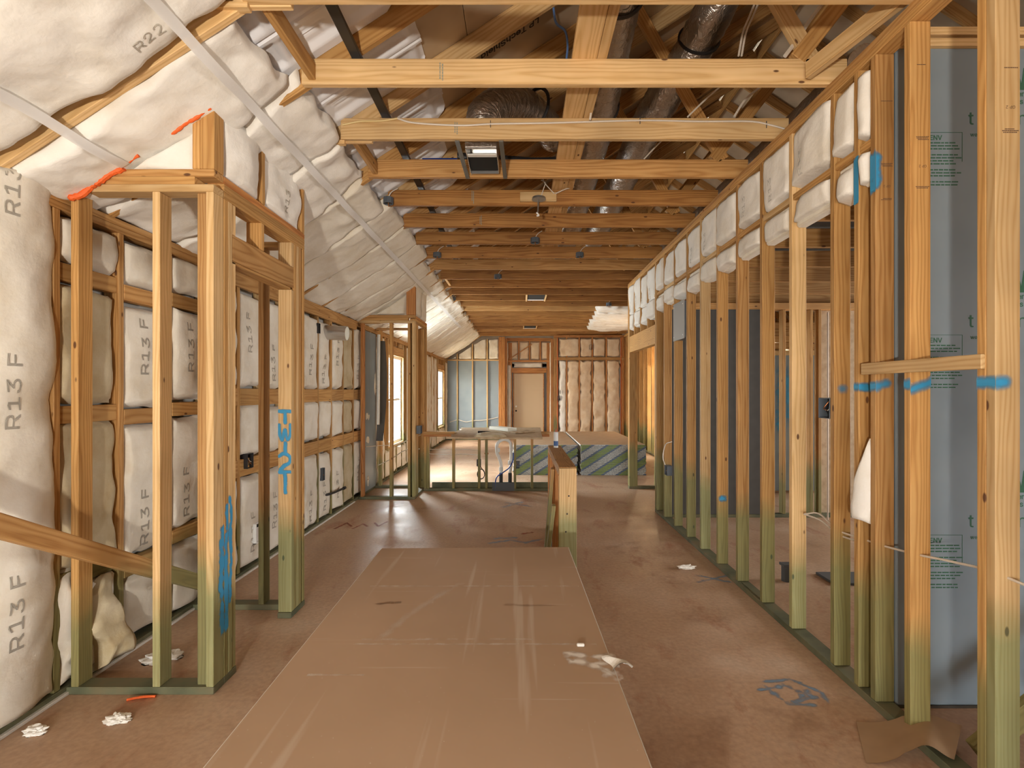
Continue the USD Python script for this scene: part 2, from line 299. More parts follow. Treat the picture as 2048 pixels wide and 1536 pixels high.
# printed paper tape on the ends of stacked drywall
mk('tape_print', {'g': ('geometry', {}), 's': ('separate_xyz', {}), 'a': ('math', {'math_type': 'multiply_add', 'value2': -1.55}), 'f': ('math', {'math_type': 'multiply', 'value2': 2.0}), 'fr': ('math', {'math_type': 'fraction'}),
                  'r': ('rgb_ramp', {'interpolate': False, 'ramp': [(0.0, (.62, .67, .70)), (.40, (.09, .16, .32)), (.52, (.25, .38, .08)), (.88, (.09, .16, .32))]}), 
                  'mm': ('mapping', {'scale': (42.0, 1.0, 150.0)}), 'n': ('noise_texture', {'scale': 1.0, 'detail': 2.0}), 't': ('map_range', {'from_min': .52, 'from_max': .56, 'to_min': 0.0, 'to_max': .55, 'clamp': True}), 'mix': ('mix', {'color2': (.10, .16, .22)}),
                  'p': ('principled_bsdf', {'roughness': .6})},
   [('g.position', 's.vector'), ('s.z', 'a.value1'), ('s.x', 'a.value3'), ('a.value', 'f.value1'), ('f.value', 'fr.value1'), ('fr.value', 'r.fac'), ('g.position', 'mm.vector'), ('mm.vector', 'n.vector'), ('n.fac', 't.value'), ('t.result', 'mix.fac'), ('r.color', 'mix.color1'), ('mix.color', 'p.base_color')], 'p.BSDF')

mk('sheathing', {'g': ('geometry', {}), 'n': ('noise_texture', {'scale': 2.0, 'detail': 4.0}), 'r': ('rgb_ramp', {'ramp': [(.3, (.195, .245, .285)), (.7, (.245, .30, .34))]}), 'p': ('principled_bsdf', {'roughness': .38, 'specular_ior_level': .5})},
   [('g.position', 'n.vector'), ('n.fac', 'r.fac'), ('r.color', 'p.base_color')], 'p.BSDF')
plain('sheathing_dark', (.075, .072, .066), .7, var=.1)
plain('print_green', (.04, .125, .08), .6)
plain('print_grey', (.34, .31, .26), .8)
plain('print_pale', (.60, .57, .52), .9)
plain('print_faint', (.42, .38, .32), .9)
plain('ink_black', (.05, .04, .03), .7)
plain('ink_grey', (.27, .28, .22), .8)
plain('ink_brown', (.16, .09, .05), .8)
mk('foil', {'g': ('geometry', {}), 'n': ('noise_texture', {'scale': 26.0, 'detail': 5.0, 'distortion': .8}), 'b': ('bump', {'strength': .55, 'distance': .02}), 'p': ('principled_bsdf', {'base_color': (.50, .47, .44), 'metallic': .92, 'roughness': .26})},
   [('g.position', 'n.vector'), ('n.fac', 'b.height'), ('b.normal', 'p.normal')], 'p.BSDF')
mk('radiant_foil', {'g': ('geometry', {}), 'n': ('noise_texture', {'scale': 3.0, 'detail': 6.0}), 'r': ('rgb_ramp', {'ramp': [(.3, (.52, .41, .28)), (.7, (.64, .53, .39))]}), 'p': ('principled_bsdf', {'metallic': .3, 'roughness': .45})},
   [('g.position', 'n.vector'), ('n.fac', 'r.fac'), ('r.color', 'p.base_color')], 'p.BSDF')
mk('osb', {'g': ('geometry', {}), 'm': ('mapping', {'scale': (1.0, 1.0, 1.0), 'rotation': (0, 0, .3)}), 'v': ('voronoi_texture', {'scale': 34.0, 'feature': 'f1'}), 'n': ('noise_texture', {'scale': 14.0, 'detail': 5.0}), 'mx': ('math', {'math_type': 'multiply'}),
           'r': ('rgb_ramp', {'ramp': [(.05, (.22, .135, .07)), (.3, (.36, .25, .14)), (.6, (.47, .35, .22))]}), 'p': ('principled_bsdf', {'roughness': .7})},
   [('g.position', 'm.vector'), ('m.vector', 'v.vector'), ('m.vector', 'n.vector'), ('v.distance', 'mx.value1'), ('n.fac', 'mx.value2'), ('n.fac', 'r.fac'), ('r.color', 'p.base_color')], 'p.BSDF')
plain('baffle_foam', (.83, .84, .88), .35)
plain('steel', (.42, .43, .42), .38, metal=.9)
plain('steel_dull', (.16, .16, .145), .5, metal=.5)
plain('sheet_metal', (.56, .54, .52), .3, metal=.9, bump=.1, bscale=20)
plain('black_plastic', (.018, .018, .02), .45)
plain('dark_void', (.012, .012, .012), .9)
plain('box_grey', (.085, .10, .12), .5)
plain('box_blue', (.03, .085, .24), .5)
plain('white_plastic', (.80, .80, .78), .4)
plain('pvc_white', (.74, .74, .70), .35)
plain('cable_white', (.66, .60, .52), .5)
plain('cable_yellow', (.66, .50, .22), .5)
plain('pex_blue', (.03, .08, .36), .4)
plain('pex_red', (.36, .055, .03), .45)
plain('cable_blue', (.10, .20, .46), .4)
plain('copper_wire', (.45, .17, .06), .4, metal=.6)
plain('foam_orange', (.80, .13, .02), .65, bump=.6, bscale=60)
plain('panel_grey', (.33, .33, .315), .5)
plain('door_paint', (.60, .44, .27), .55)
plain('vinyl_white', (.85, .85, .82), .4)
plain('kraft', (.40, .265, .155), .75, var=.08)
plain('slate_metal', (.085, .095, .105), .6)
plain('soil', (.28, .22, .15), 1.0, var=.2)
plain('siding', (.5, .48, .44), .8)
plain('shingle', (.12, .11, .10), .9)
plain('canister', (.55, .56, .56), .4)
plain('foam_white', (.80, .82, .74), .8)
def paint(name, col):
    mk(name, {'a': ('attribute', {'attribute': 'alpha'}), 't': ('transparent_bsdf', {'color': (1, 1, 1)}), 'p': ('principled_bsdf', {'base_color': col, 'roughness': .55}), 'x': ('mix_closure', {})},
       [('a.fac', 'x.fac'), ('t.BSDF', 'x.closure1'), ('p.BSDF', 'x.closure2')], 'x.closure')
paint('paint_blue', (.035, .28, .52)); paint('paint_dusty_blue', (.20, .30, .42)); paint('paint_red', (.27, .05, .025)); paint('paint_clay', (.20, .07, .035)); paint('dust_white', (.75, .71, .65))
paint('paint_umber', (.22, .11, .05)); paint('gap_dark', (.06, .022, .008))
mk('strap', {'t': ('transparent_bsdf', {'color': (1, 1, 1)}), 'p': ('principled_bsdf', {'base_color': (.90, .90, .90), 'roughness': .3}), 'x': ('mix_closure', {'fac': .62})}, [('t.BSDF', 'x.closure1'), ('p.BSDF', 'x.closure2')], 'x.closure')
mk('glass', {'t': ('transparent_bsdf', {'color': (.97, .985, .98)}), 'gl': ('glossy_bsdf', {'color': (1, 1, 1), 'roughness': .02}), 'x': ('mix_closure', {'fac': .07})}, [('t.BSDF', 'x.closure1'), ('gl.BSDF', 'x.closure2')], 'x.closure')

rng = random.Random(11)
def W(): return M[rng.choice(WOODS)]
T, S4, S6 = .038, .089, .140
XL, XR, SL = -2.28, 1.69, .655        # faces of the left and right stud walls, pitch of the slope
ZJ, XS, ZS = 3.201, -1.2, 3.201        # underside of the joists; where the slope meets them
YF = 15.9                              # far wall
def slope_z(x): return ZS + SL * (x - XS)
def JY(k): return 2.803 + .61 * (k - 1)
X_, Y_, Z_ = np.eye(3)

# ------------------------------------------------------------------ floor and ground
fl = thing('floor', 'bare concrete slab dusted with red clay', 'floor', kind='structure')
box('slab', (-2.5, -7.1, -.15), (9.1, 16.6, 0), M['concrete'], fl, c=.0)
gr = put('ground', ((np.array([[-80, -80, -.2], [80, -80, -.2], [80, 80, -.2], [-80, 80, -.2]], float)), np.array([[0, 1, 2], [0, 2, 3]])), M['soil']); tag(gr, 'pale dirt yard outside the windows', 'ground', kind='structure')
def scrib(x0, y0, w, h, strokes, width, mat, **k): spray(fl, (x0, y0, .0), X_, Y_, w, h, strokes, width, M[mat], **k)
scrib(1.16, 2.44, .42, .30, [[(.06, .16), (.2, .2), (.3, .1), (.18, .06), (.3, .16)], [(.1, .2), (.14, .04), (.26, .04)], [(.12, .24), (.26, .26), (.36, .14), (.34, .06)]], .016, 'paint_dusty_blue', soft=.9, n=(70, 50), noise=1.0)
scrib(1.36, 4.02, .4, .24, [[(.05, .05), (.2, .12), (.35, .2)], [(.1, .2), (.3, .05)]], .02, 'paint_dusty_blue', soft=1.0, seed=3, noise=1.0, strength=.8)
scrib(-.35, 5.02, .6, .34, [[(.05, .1), (.25, .2), (.4, .1), (.55, .22)], [(.1, .25), (.3, .28)]], .03, 'paint_dusty_blue', soft=1.0, seed=4, noise=1.0, strength=.8)
scrib(-.28, 6.6, .45, .5, [[(.05, .1), (.3, .4)], [(.1, .35), (.4, .15)]], .04, 'paint_dusty_blue', soft=1.2, seed=5, noise=1.0, strength=.6)
scrib(-2.1, 5.55, .6, .5, [[(.05, .1), (.1, .35), (.2, .2)], [(.25, .1), (.3, .3), (.38, .2)], [(.42, .35), (.5, .2), (.55, .4)]], .014, 'paint_red', soft=.8, n=(60, 60), seed=6, noise=.6)
scrib(.0, 5.4, .16, .16, [[(.03, .05), (.12, .1)]], .025, 'paint_red', soft=1.0, seed=7, noise=1.0)
for i, (x, y, w, h) in enumerate(((.75, 3.0, .7, .9), (1.0, 2.1, .6, .5), (.55, 1.9, .5, .6), (1.0, 3.9, .5, .5), (.7, 4.6, .6, .8), (-1.5, 1.75, .5, .35), (-1.3, 4.4, .6, .6), (1.2, 3.3, .3, .3))):
    r2 = random.Random(i); pts = [(w * r2.uniform(.2, .8), h * r2.uniform(.2, .8)) for _ in range(5)]
    scrib(x, y, w, h, [pts], .05, 'paint_clay', soft=2.0, seed=20 + i, noise=1.2, strength=.22)

# ------------------------------------------------------------------ left wall: studs, batts, blocks, plates
wl = thing('wall_left', 'exterior stud wall packed with printed insulation batts along the left side', 'wall', kind='structure')
WIN = [(8.90, 9.96, .56, 2.16), (14.22, 15.28, .50, 2.12)]
YS = [2.50 + .4064 * k for k in range(-23, 34)]
def in_win(y0, y1): return next((w for w in WIN if y1 > w[0] and y0 < w[1]), None)
for y in YS:
    if y > YF - .1: continue
    w = in_win(y, y + T)
    if w and w[0] + .02 < y < w[1] - .06:
        board('stud', (XL - S4 / 2, y + T / 2, .04), (XL - S4 / 2, y + T / 2, w[2] - .04), T, S4, Y_, W(), wl)
        board('stud', (XL - S4 / 2, y + T / 2, w[3] + .18), (XL - S4 / 2, y + T / 2, 2.42), T, S4, Y_, W(), wl)
    else:
        board('stud', (XL - S4 / 2, y + T / 2, .04), (XL - S4 / 2, y + T / 2, 2.42), T, S4, Y_, W(), wl)
for y0, y1, z0, z1 in WIN:
    for y in (y0 - .06, y1 + .02): board('window_stud', (XL - S4 / 2, y + T / 2, .04), (XL - S4 / 2, y + T / 2, 2.42), T, S4, Y_, M['pine_pale'], wl)
    bbox_board('window_sill_plate', (XL - S4, y0, z0 - .04), (XL, y1, z0 - .002), M['pine_pale'], wl)
    bbox_board('window_header', (XL - S4, y0 - .02, z1 + .002), (XL, y1 + .02, z1 + .16), M['pine_honey'], wl)
bbox_board('sole_plate', (XL - S4, -7, 0), (XL + .004, YF, .038), M['treated'], wl)
bbox_board('sole_plate', (XL - .01, -7, 0), (XL + .022, 7.0, .016), M['gypsum'], wl)
for z in (2.42, 2.458): bbox_board('top_plate', (XL - S4, -7, z), (XL + .002, YF, z + .037), M['pine_honey'], wl)
bbox_board('top_plate', (XL - .02, 3.7, 2.36), (XL + .012, 7.1, 2.49), M['pine_honey'], wl)
bands = {}
for k, y in enumerate(YS):
    if y < 3.6: bands[k] = [(2.055 + (k % 2) * .03 - .01, S4), (1.325 + .03 * (k % 2), S4), (.44 + .075 * (k % 2), S4)]
    elif y < 7.0: bands[k] = [(1.40, S6), (.82, S6)]
    else: bands[k] = []
seed = 0
for k in range(len(YS) - 1):
    ya, yb = YS[k] + T, YS[k + 1]
    if yb < -.6 or ya > YF - .2: continue
    seed += 1
    for z, hgt in bands[k]:
        if ya > .5: bbox_board('blocking', (XL - .06, ya, z), (XL - .012 + (.014 if ya > 2.8 else 0), yb, z + hgt), M[('pine_honey', 'pine')[k % 2]], wl)
    zs = [.045] + sum([[z, z + hgt] for z, hgt in sorted(bands[k])], []) + [2.41 if ya < 3.6 or ya > 7 else 2.35]
    if ya < 2.4: zs = [.03, 2.56]
    w = in_win(ya, yb)
    if w: zs = [.045, w[2] - .05]
    for z0, z1 in zip(zs[::2], zs[1::2]):
        wide = .026 if ya < 2.4 else .004
        aged = (2.45 < ya < 2.7 and .5 < z0 < 2) or (6.4 < ya < 6.7)
        b = batt(wl, (XL, ya - wide, z0 + rng.uniform(0, .02)), Y_, Z_, X_, yb - ya + 2 * wide - rng.uniform(0, .02), z1 - z0 - rng.uniform(0, .03), bulge=.045 if ya < 2.4 else .014, rough=.02, seed=seed * 7 + int(z0 * 10),
                 mat=M['insulation_aged' if aged else 'insulation'], edge=.018)
        if ya < 8.5 and not aged and z1 - z0 > .4:
            lz = rng.uniform(.05, .3) if ya > 2.4 else .0
            yc = ya + (.17 if ya > 2.4 else .165)
            while True:
                zz = z0 + lz if ya > 2.4 else [.36, 1.34, 2.29][int(round(lz))]
                if ya > 2.4 and zz + .42 > z1: break
                txt = 'R13 F' if ya > 2.4 or lz < 2 else 'R13'
                off = {True: .046, False: .026}[ya < 2.4]
                lettering(b, txt, (XL + off + .012, yc, zz), Z_, -Y_, .058, M['print_grey' if ya < 3.4 else 'print_faint'], spread=1.6, drape=True)
                lz += .98 if ya > 2.4 else 1.0
                if ya < 2.4 and lz > 2: break
    if ya > 2.45 and ya < 2.6:
        batt(wl, (XL + .01, ya - .02, .05), Y_, Z_, X_, .11, .55, bulge=.02, rough=.06, seed=301, edge=.04, mat=M['insulation'], name='insulation_scrap')
        batt(wl, (XL + .05, ya + .13, .06), Y_, Z_, X_, .19, .46, bulge=.02, rough=.09, seed=302, edge=.07, mat=M['insulation_aged'], name='insulation_scrap')
box('exterior_siding', (XL - .13, -7.1, -.1), (XL - .095, 8.90, 2.7), M['siding'], wl); box('exterior_siding', (XL - .13, 9.96, -.1), (XL - .095, 14.22, 2.7), M['siding'], wl); box('exterior_siding', (XL - .13, 15.28, -.1), (XL - .095, 16.7, 2.7), M['siding'], wl)
for y0, y1, z0, z1 in WIN:
    box('exterior_siding', (XL - .13, y0, -.1), (XL - .095, y1, z0), M['siding'], wl); box('exterior_siding', (XL - .13, y0, z1), (XL - .095, y1, 2.7), M['siding'], wl)
for i, (y0, y1, z0, z1) in enumerate(WIN):
    w = thing(f'window_{i + 1}', ('tall white vinyl window glaring with daylight behind the second closet frame', 'tall white vinyl window glaring with daylight in the far left corner')[i], 'window', kind='structure')
    xa, xb = XL - .115, XL - .045
    for nm, lo, hi in (('frame_side', (xa, y0, z0), (xb, y0 + .05, z1)), ('frame_side', (xa, y1 - .05, z0), (xb, y1, z1)), ('frame_rail', (xa, y0 + .05, z0), (xb, y1 - .05, z0 + .05)), ('frame_rail', (xa, y0 + .05, z1 - .05), (xb, y1 - .05, z1)), ('frame_rail', (xa + .01, y0 + .05, (z0 + z1) / 2 - .02), (xb - .01, y1 - .05, (z0 + z1) / 2 + .02))):
        box(nm, lo, hi, M['vinyl_white'], w)
    box('pane', (XL - .085, y0 + .05, z0 + .05), (XL - .08, y1 - .05, (z0 + z1) / 2 - .02), M['glass'], w, c=0); box('pane', (XL - .085, y0 + .05, (z0 + z1) / 2 + .02), (XL - .08, y1 - .05, z1 - .05), M['glass'], w, c=0)

# ------------------------------------------------------------------ ceiling: joists, sloped batts, blocks
ce = thing('ceiling', 'open ceiling of pine joists with insulation batts along its left slope', 'ceiling', kind='structure')
JW = ['pine_shaded', 'pine_shaded', 'pine_honey', 'pine_shaded', 'pine_shaded', 'pine_shaded']
joists = {}; JSTAMP = []
for k in range(-15, 23):
    y = JY(k)
    if y > YF + .3: break
    xe = 1.79 if y < 8.2 else 3.1
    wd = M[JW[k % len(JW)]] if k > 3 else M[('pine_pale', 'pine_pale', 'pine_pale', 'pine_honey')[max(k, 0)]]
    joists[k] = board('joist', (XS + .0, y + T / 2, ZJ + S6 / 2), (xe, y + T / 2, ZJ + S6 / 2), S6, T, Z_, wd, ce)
    if -1 < k < 9: # faint stamp on each face
        lettering(joists[k], 'KD 15 S-DRY', (-.23 - .012 * k - .006, y - .0006, ZJ + .01), Z_, -X_, .016, M['print_faint'], name='grade_stamp') if False else None
for k, px in ((1, 880), (2, 910), (3, 940), (4, 944), (5, 960)):
    y = JY(k); x = (px - 1041) * y / 1024
    for q_ in (0, .014): JSTAMP.append((k, x + q_, y))
SU = nrm((1, 0, SL)); SN = nrm((SL, 0, -1)); LS = (XS - XL) / SU[0]
seed = 400
for k in range(-15, 22):
    y0, y1 = JY(k) + T, JY(k + 1)
    if y1 > YF + .2: y1 = YF
    if y1 - y0 < .2: break
    seed += 1
    short = {0: -.06, 1: .0, 2: -.02}.get(k, rng.uniform(-.05, .05))
    gap = .03 if k < 0 else (.03 if k == 0 else -.01)
    b = batt(ce, (XL - .04 * SU[0], y0 - (.03 if k > 0 else -gap), slope_z(XL) - .03 * SU[2]), SU, Y_, SN, LS + .04 + short, y1 - y0 + (.058 if k > 0 else -gap), depth=.07, bulge=.05 if k < 3 else .035, rough=.035 if k < 4 else .02, seed=seed, edge=.03 if k < 3 else .015, r=.05 if k < 1 else .035, mat=M['insulation_white' if k < 3 else 'insulation'])
    if k == -1:
        lettering(b, 'R22', (XL + .82 * SU[0] + .075 * SN[0], y1 - .09, slope_z(XL) + .82 * SU[2] + .075 * SN[2]), SU, -Y_, .042, M['print_faint'], spread=1.4, drape=True)
for k in (0, 2, 9):
    y0, y1 = JY(k) + T, JY(k + 1)
    board('blocking', (XS + .06, y0, ZJ + S4 / 2 + .02), (XS + .06, y1, ZJ + S4 / 2 + .02), S4, T, (SU[0], 0, SU[2]) if False else Z_, M['pine'], ce)
    box('shim', (XS - .16, y0 - .02, ZJ - .022), (XS + .02, y0 + .02, ZJ + .004), M['pine_pale'], ce)
for k in (0, 2): bbox_board('ledger_strip', (XS - .12, JY(k) + T, ZJ - .004), (XS + .2, JY(k) + T + .03, ZJ + .034), M['pine_pale'], ce)
seed = 470
for k in range(13, 19):  # flat batts between the joists at the far right
    y0, y1 = JY(k) + T, JY(k + 1); seed += 1; x0 = 1.58 + .04 * (k - 13)
    batt(ce, (x0, y0 - .01, ZJ - .02), X_, Y_, -Z_, 3.05 - x0, y1 - y0 + .03, depth=.1, bulge=.06, rough=.03, seed=seed, edge=.03, r=.06, mat=M['insulation_white'])

# ------------------------------------------------------------------ roof: rafters, webs, baffles, deck
rf = thing('roof', 'open roof framing of rafters and truss webs under dark foil-faced decking', 'roof', kind='structure')
XP = 3.3
RD = .14 / SU[0]
for k in range(-15, 23):
    y = JY(k) + T + .001
    p0, p1 = np.array([XL - .35, y + T / 2, slope_z(XL - .35)]), np.array([XP, y + T / 2, slope_z(XP)]); off = np.array([-SU[2], 0, SU[0]]) * S6 / 2
    board('rafter', p0 + off, p1 + off, S6, T, (-SU[2], 0, SU[0]), M[('pine_pale', 'pine')[k % 2]] if k < 5 else M['pine_honey'], rf)
    q0, q1 = np.array([XP, y + T / 2, slope_z(XP)]), np.array([9.0, y + T / 2, slope_z(XP) - SL * (9.0 - XP)])
    board('rafter', q0 + off * [-1, 1, 1], q1 + off * [-1, 1, 1], S6, T, (SU[2], 0, SU[0]), M['pine_honey'], rf)
for k in range(-1, 22, 2):
    y = JY(k) + T / 2; wm = M['pine_pale' if k < 3 else 'pine']
    d1 = nrm((-1, 0, 1.75)); a = np.array([1.6, y, ZJ + S6 + .0]); tt = .84
    board('truss_web', a, a + d1 * (tt / abs(d1[0])), S4, T, (d1[2], 0, -d1[0]), wm, rf)
    d2 = nrm((1, 0, 1.30)); a = np.array([1.52, y, ZJ + S6 + .0])
    board('truss_web', a + [0, .0015, .002], a + [0, .0015, 0] + d2 * ((XP - .1 - 1.52) / d2[0]), S4, T + .005, (d2[2], 0, -d2[0]), M['pine'], rf)
bbox_board('strongback', (.283, -1.0, ZJ + S6), (.418, 12.0, ZJ + S6 + T), M['pine_pale'], rf)
bbox_board('strongback', (.420, -1.0, ZJ + S6), (.474, 12.0, ZJ + S6 + .09), M['pine_pale'], rf)
bbox_board('ridge_board', (XP - .02, -7.2, slope_z(XP) - .05), (XP + .02, 16.5, slope_z(XP) + .14), M['pine'], rf)
def deck_pt(x, y, lift): return (x - SU[2] * lift, y, slope_z(x) + SU[0] * lift)
ZD = S6
for j in range(5):       # decking sheets up the left slope
    xa, xb = XL - .4 + j * 1.2, min(XL - .4 + (j + 1) * 1.2 - .004, XP + .1)
    for i in range(11):
        ya, yb = -7.3 + i * 2.44 - (j % 2) * 1.22, -7.3 + (i + 1) * 2.44 - .004 - (j % 2) * 1.22
        ya, yb = max(ya, -7.3), min(yb, 16.7)
        if yb <= ya: continue
        c = (np.array(deck_pt(xa, ya, ZD + .008)) + np.array(deck_pt(xb, yb, ZD + .008))) / 2
        put('deck_sheet', cbox(((xb - xa) / SU[0], yb - ya, .014), .001), M['radiant_foil'], rf, mtx=frame(c, SU, Y_, np.cross(SU, Y_)))
DR = nrm((1, 0, -SL))
c = np.array([(XP + 9.2) / 2, 4.7, slope_z(XP) - SL * (9.2 - XP) / 2]) + np.array([SU[2], 0, SU[0]]) * (ZD + .008)
put('deck_sheet', cbox(((9.2 - XP) / SU[0] + .2, 24.0, .014), .001), M['radiant_foil'], rf, mtx=frame(c, DR, Y_, np.cross(DR, Y_)))
c = (np.array(deck_pt(XL - .4, 0, ZD + .022)) + np.array(deck_pt(XP, 0, ZD + .022))) / 2
put('roof_covering', cbox(((XP - XL + .4) / SU[0] + .1, 24.0, .012), .001), M['shingle'], rf, mtx=frame(c + [0, 4.7, 0], SU, Y_, np.cross(SU, Y_)))
box('ridge_cap', (XP - .3, -7.3, slope_z(XP) + .24), (XP + .3, 16.7, slope_z(XP) + .27), M['shingle'], rf)
for k in range(-1, 13):  # moulded vent baffles between the rafters
    y0, y1 = JY(k) + 2 * T + .006, JY(k + 1) + T - .002
    L = (-.60 + .04 * (k % 3) + 1.75) / SU[0]; nu, nv = 90, 64
    a, b = np.meshgrid(np.linspace(0, 1, nu), np.linspace(0, 1, nv), indexing='ij')
    x = a * L; yy = b * (y1 - y0)
    ch = np.clip(np.minimum(np.abs(b - .27), np.abs(b - .73)) / .17, 0, 1); ch = np.clip((1 - ch) * 3.2, 0, 1)
    rib = np.clip((np.abs(np.mod(x / .34, 1) - .5) - .40) / .04, 0, 1)
    small = np.clip(1 - np.abs(np.minimum(np.abs(b - .27), np.abs(b - .73)) - .02) / .018, 0, 1) * np.clip((.30 - np.abs(np.mod(x / .34, 1) - .5)) / .03, 0, 1)
    z = .028 * ch * (1 - .8 * rib) + .010 * small + .016 * np.clip(1 - np.abs(b - .5) / .02, 0, 1)
    cut = np.clip((np.abs(b - .5) - .36) / .14, 0, 1) * .10 * (a > .9)
    o = np.array(deck_pt(-1.75, y0, ZD - .040)); n_ = np.array([-SU[2], 0, SU[0]])
    P = o + (x - cut * (a - .9) * 10)[..., None] * SU + yy[..., None] * Y_ + (z)[..., None] * n_
    put('vent_baffle', (P.reshape(-1, 3), grid(nu, nv)[:, ::-1]), M['baffle_foam'], rf, smooth=35)
lettering(rf, 'LP TechShield', deck_pt(.215, 3.725, ZD - .001), -SU, Y_, .055, M['ink_black'], bold=True, spread=1.0)

# gable and rear enclosure
def gable(name, y, parent, mat, x0=XL - .13):
    pts = np.array([[x0, y, 2.3], [9.1, y, 2.3], [9.1, y, slope_z(XP) - SL * (9.1 - XP) + .1], [XP, y, slope_z(XP) + .2], [x0, y, slope_z(x0) + .2]], float)
    v = np.vstack([pts, pts + [0, .04, 0]]); f = [[0, 1, 2], [0, 2, 3], [0, 3, 4], [5, 7, 6], [5, 8, 7], [5, 9, 8]] + [t for i in range(5) for t in ([i, i + 5, (i + 1) % 5], [(i + 1) % 5, i + 5, (i + 1) % 5 + 5])]
    put(name, (v, np.array(f)), mat, parent)

# ------------------------------------------------------------------ right wall
wr = thing('wall_right', 'open stud wall with a band of insulation along its top on the right', 'wall', kind='structure')
RS = [1.859, 1.821, 2.219, 2.436, 2.558, 2.757, 3.185, 3.578, 3.982, 4.382, 4.79, 5.187, 5.61, 6.012, 6.36, 6.40]
RS = [1.8 - .4064] + sorted(RS)
mats = ['pine', 'pine_pale', 'pine', 'pine', 'pine_honey', 'pine', 'pine', 'pine_pale', 'pine', 'pine_honey']
STUD = {}
for i, y in enumerate(RS):
    STUD[round(y, 3)] = board('stud', (XR + S4 / 2, y + T / 2, .04), (XR + S4 / 2, y + T / 2, 3.125), S4, T, X_, M[mats[i % len(mats)]], wr)
for y in (7.94, 7.98, 8.02): board('stud', (XR + S4 / 2, y + T / 2, .04), (XR + S4 / 2, y + T / 2, 3.125), S4, T, X_, M['pine'], wr)
for y in (6.8, 7.2, 7.6): board('cripple_stud', (XR + S4 / 2, y + T / 2, 2.36), (XR + S4 / 2, y + T / 2, 3.125), S4, T, X_, M['pine'], wr)
bbox_board('door_header', (XR + .003, 6.44, 2.115), (XR + S4 - .003, 7.94, 2.36), M['pine'], wr)
bbox_board('sole_plate', (XR, 1.3, 0), (XR + S4, 6.44, .038), M['treated'], wr)
bbox_board('top_plate', (XR, -7, 3.126), (XR + S4, 8.06, 3.163), M['pine'], wr); bbox_board('top_plate', (XR, -7, 3.164), (XR + S4, 8.06, 3.201), M['pine_honey'], wr)
box('treated_block', (XR + .02, 3.985 - .36, .0385), (XR + S4 - .006, 3.985 - .03, .042), M['treated'], wr)
allr = [y for y in RS if y > -2] + [6.8, 7.2, 7.6, 7.94]
seed = 600
for a, b_ in zip(allr[:-1], allr[1:]):
    ya, yb = a + T, b_
    if yb - ya < .05 or ya > 6.4 and yb > 8: continue
    seed += 1
    if ya < 2.43: continue
    bbox_board('blocking', (XR + .004, ya, 2.705), (XR + S4 - .004, yb, 2.743), W(), wr)
    if ya < 1.2: continue
    up = 2.745 if yb < 6.5 else 2.66
    ins = M['insulation_white']
    u1 = batt(wr, (XR, yb + .012, up + rng.uniform(0, .02)), -Y_, Z_, -X_, yb - ya + .02, 3.125 - up - rng.uniform(.0, .03), depth=.085, bulge=.018, rough=.02, seed=seed, edge=.018, mat=ins, step=.025)
    if .3 < yb - ya < .5 and rng.random() < .7: lettering(u1, 'R13', (XR - .03, yb - .16, up + rng.uniform(.02, .1)), Z_, Y_, .045, M['print_pale'], spread=1.4, drape=True)
    zb = 2.52 if yb < 6.5 else 2.45
    if 5.3 < ya < 5.55: continue
    u2 = batt(wr, (XR, yb + .006, zb + rng.uniform(-.02, .02)), -Y_, Z_, -X_, yb - ya + .006, 2.70 - zb - rng.uniform(0, .02), depth=.085, bulge=.022, rough=.02, seed=seed + 50, edge=.018, mat=ins, step=.025)
    box('insulation_back', (XR + .02, ya + .01, zb + .01), (XR + .086, yb - .01, 2.70), M['insulation'], wr, c=.01)
# spray-painted level marks across the studs nearest the camera
for k, x, y in JSTAMP: pass
def stud_front(y): return (XR, y, 0)
PB = M['paint_blue']
for y, z0, w_, st, s_ in ((1.821, 1.50, .089, [[(0, .05), (.03, .05)]], .95), (2.219, 1.50, .089, [[(0, .025), (.089, .06)]], .95), (2.436, 1.49, .089, [[(0, .05), (.05, .065)]], .85), (2.757, 1.49, .089, [[(.04, .04), (.05, .04)]], .6)):
    spray(STUD[y], (XR, y, z0), X_, Z_, w_, .10, st, .03, PB, soft=.8, seed=int(y * 10), noise=.25, strength=s_, n=(30, 30))
for y, z0 in ((1.821, 1.50), (1.859, 1.50), (2.219, 1.50), (2.436, 1.49), (2.558, 1.49)):
    spray(STUD[y], (XR, y + T, z0), -Y_, Z_, T, .10, [[(0, .05), (T, .05)]], .028, PB, soft=.7, seed=int(y * 20), noise=.25, n=(16, 30))
spray(STUD[2.558], (XR, 2.558, 1.49), X_, Z_, .089, .10, [[(0, .05), (.08, .05)]], .03, PB, soft=.6, seed=77, noise=.3, n=(30, 30))
spray(STUD[2.436], (XR, 2.436 + T, 2.46), -Y_, Z_, T, .22, [[(.0, .04), (.0, .18)], [(T, .04), (T, .18)]], .04, PB, soft=.5, seed=5, noise=.4, n=(16, 30))
spray(STUD[2.436], (XR, 2.436, 2.46), X_, Z_, .05, .22, [[(.0, .05), (.0, .17)]], .03, PB, soft=.6, seed=6, noise=.4, n=(20, 30))
spray(STUD[2.558], (XR, 2.558 + T, 2.46), -Y_, Z_, T, .24, [[(.01, .04), (.02, .2)]], .05, PB, soft=.4, seed=7, noise=.4, n=(16, 30))
spray(STUD[4.382], (XR, 4.382, .55), X_, Z_, .089, .1, [[(.03, .05), (.05, .05)]], .035, PB, soft=.7, seed=8, noise=.5, n=(24, 24))
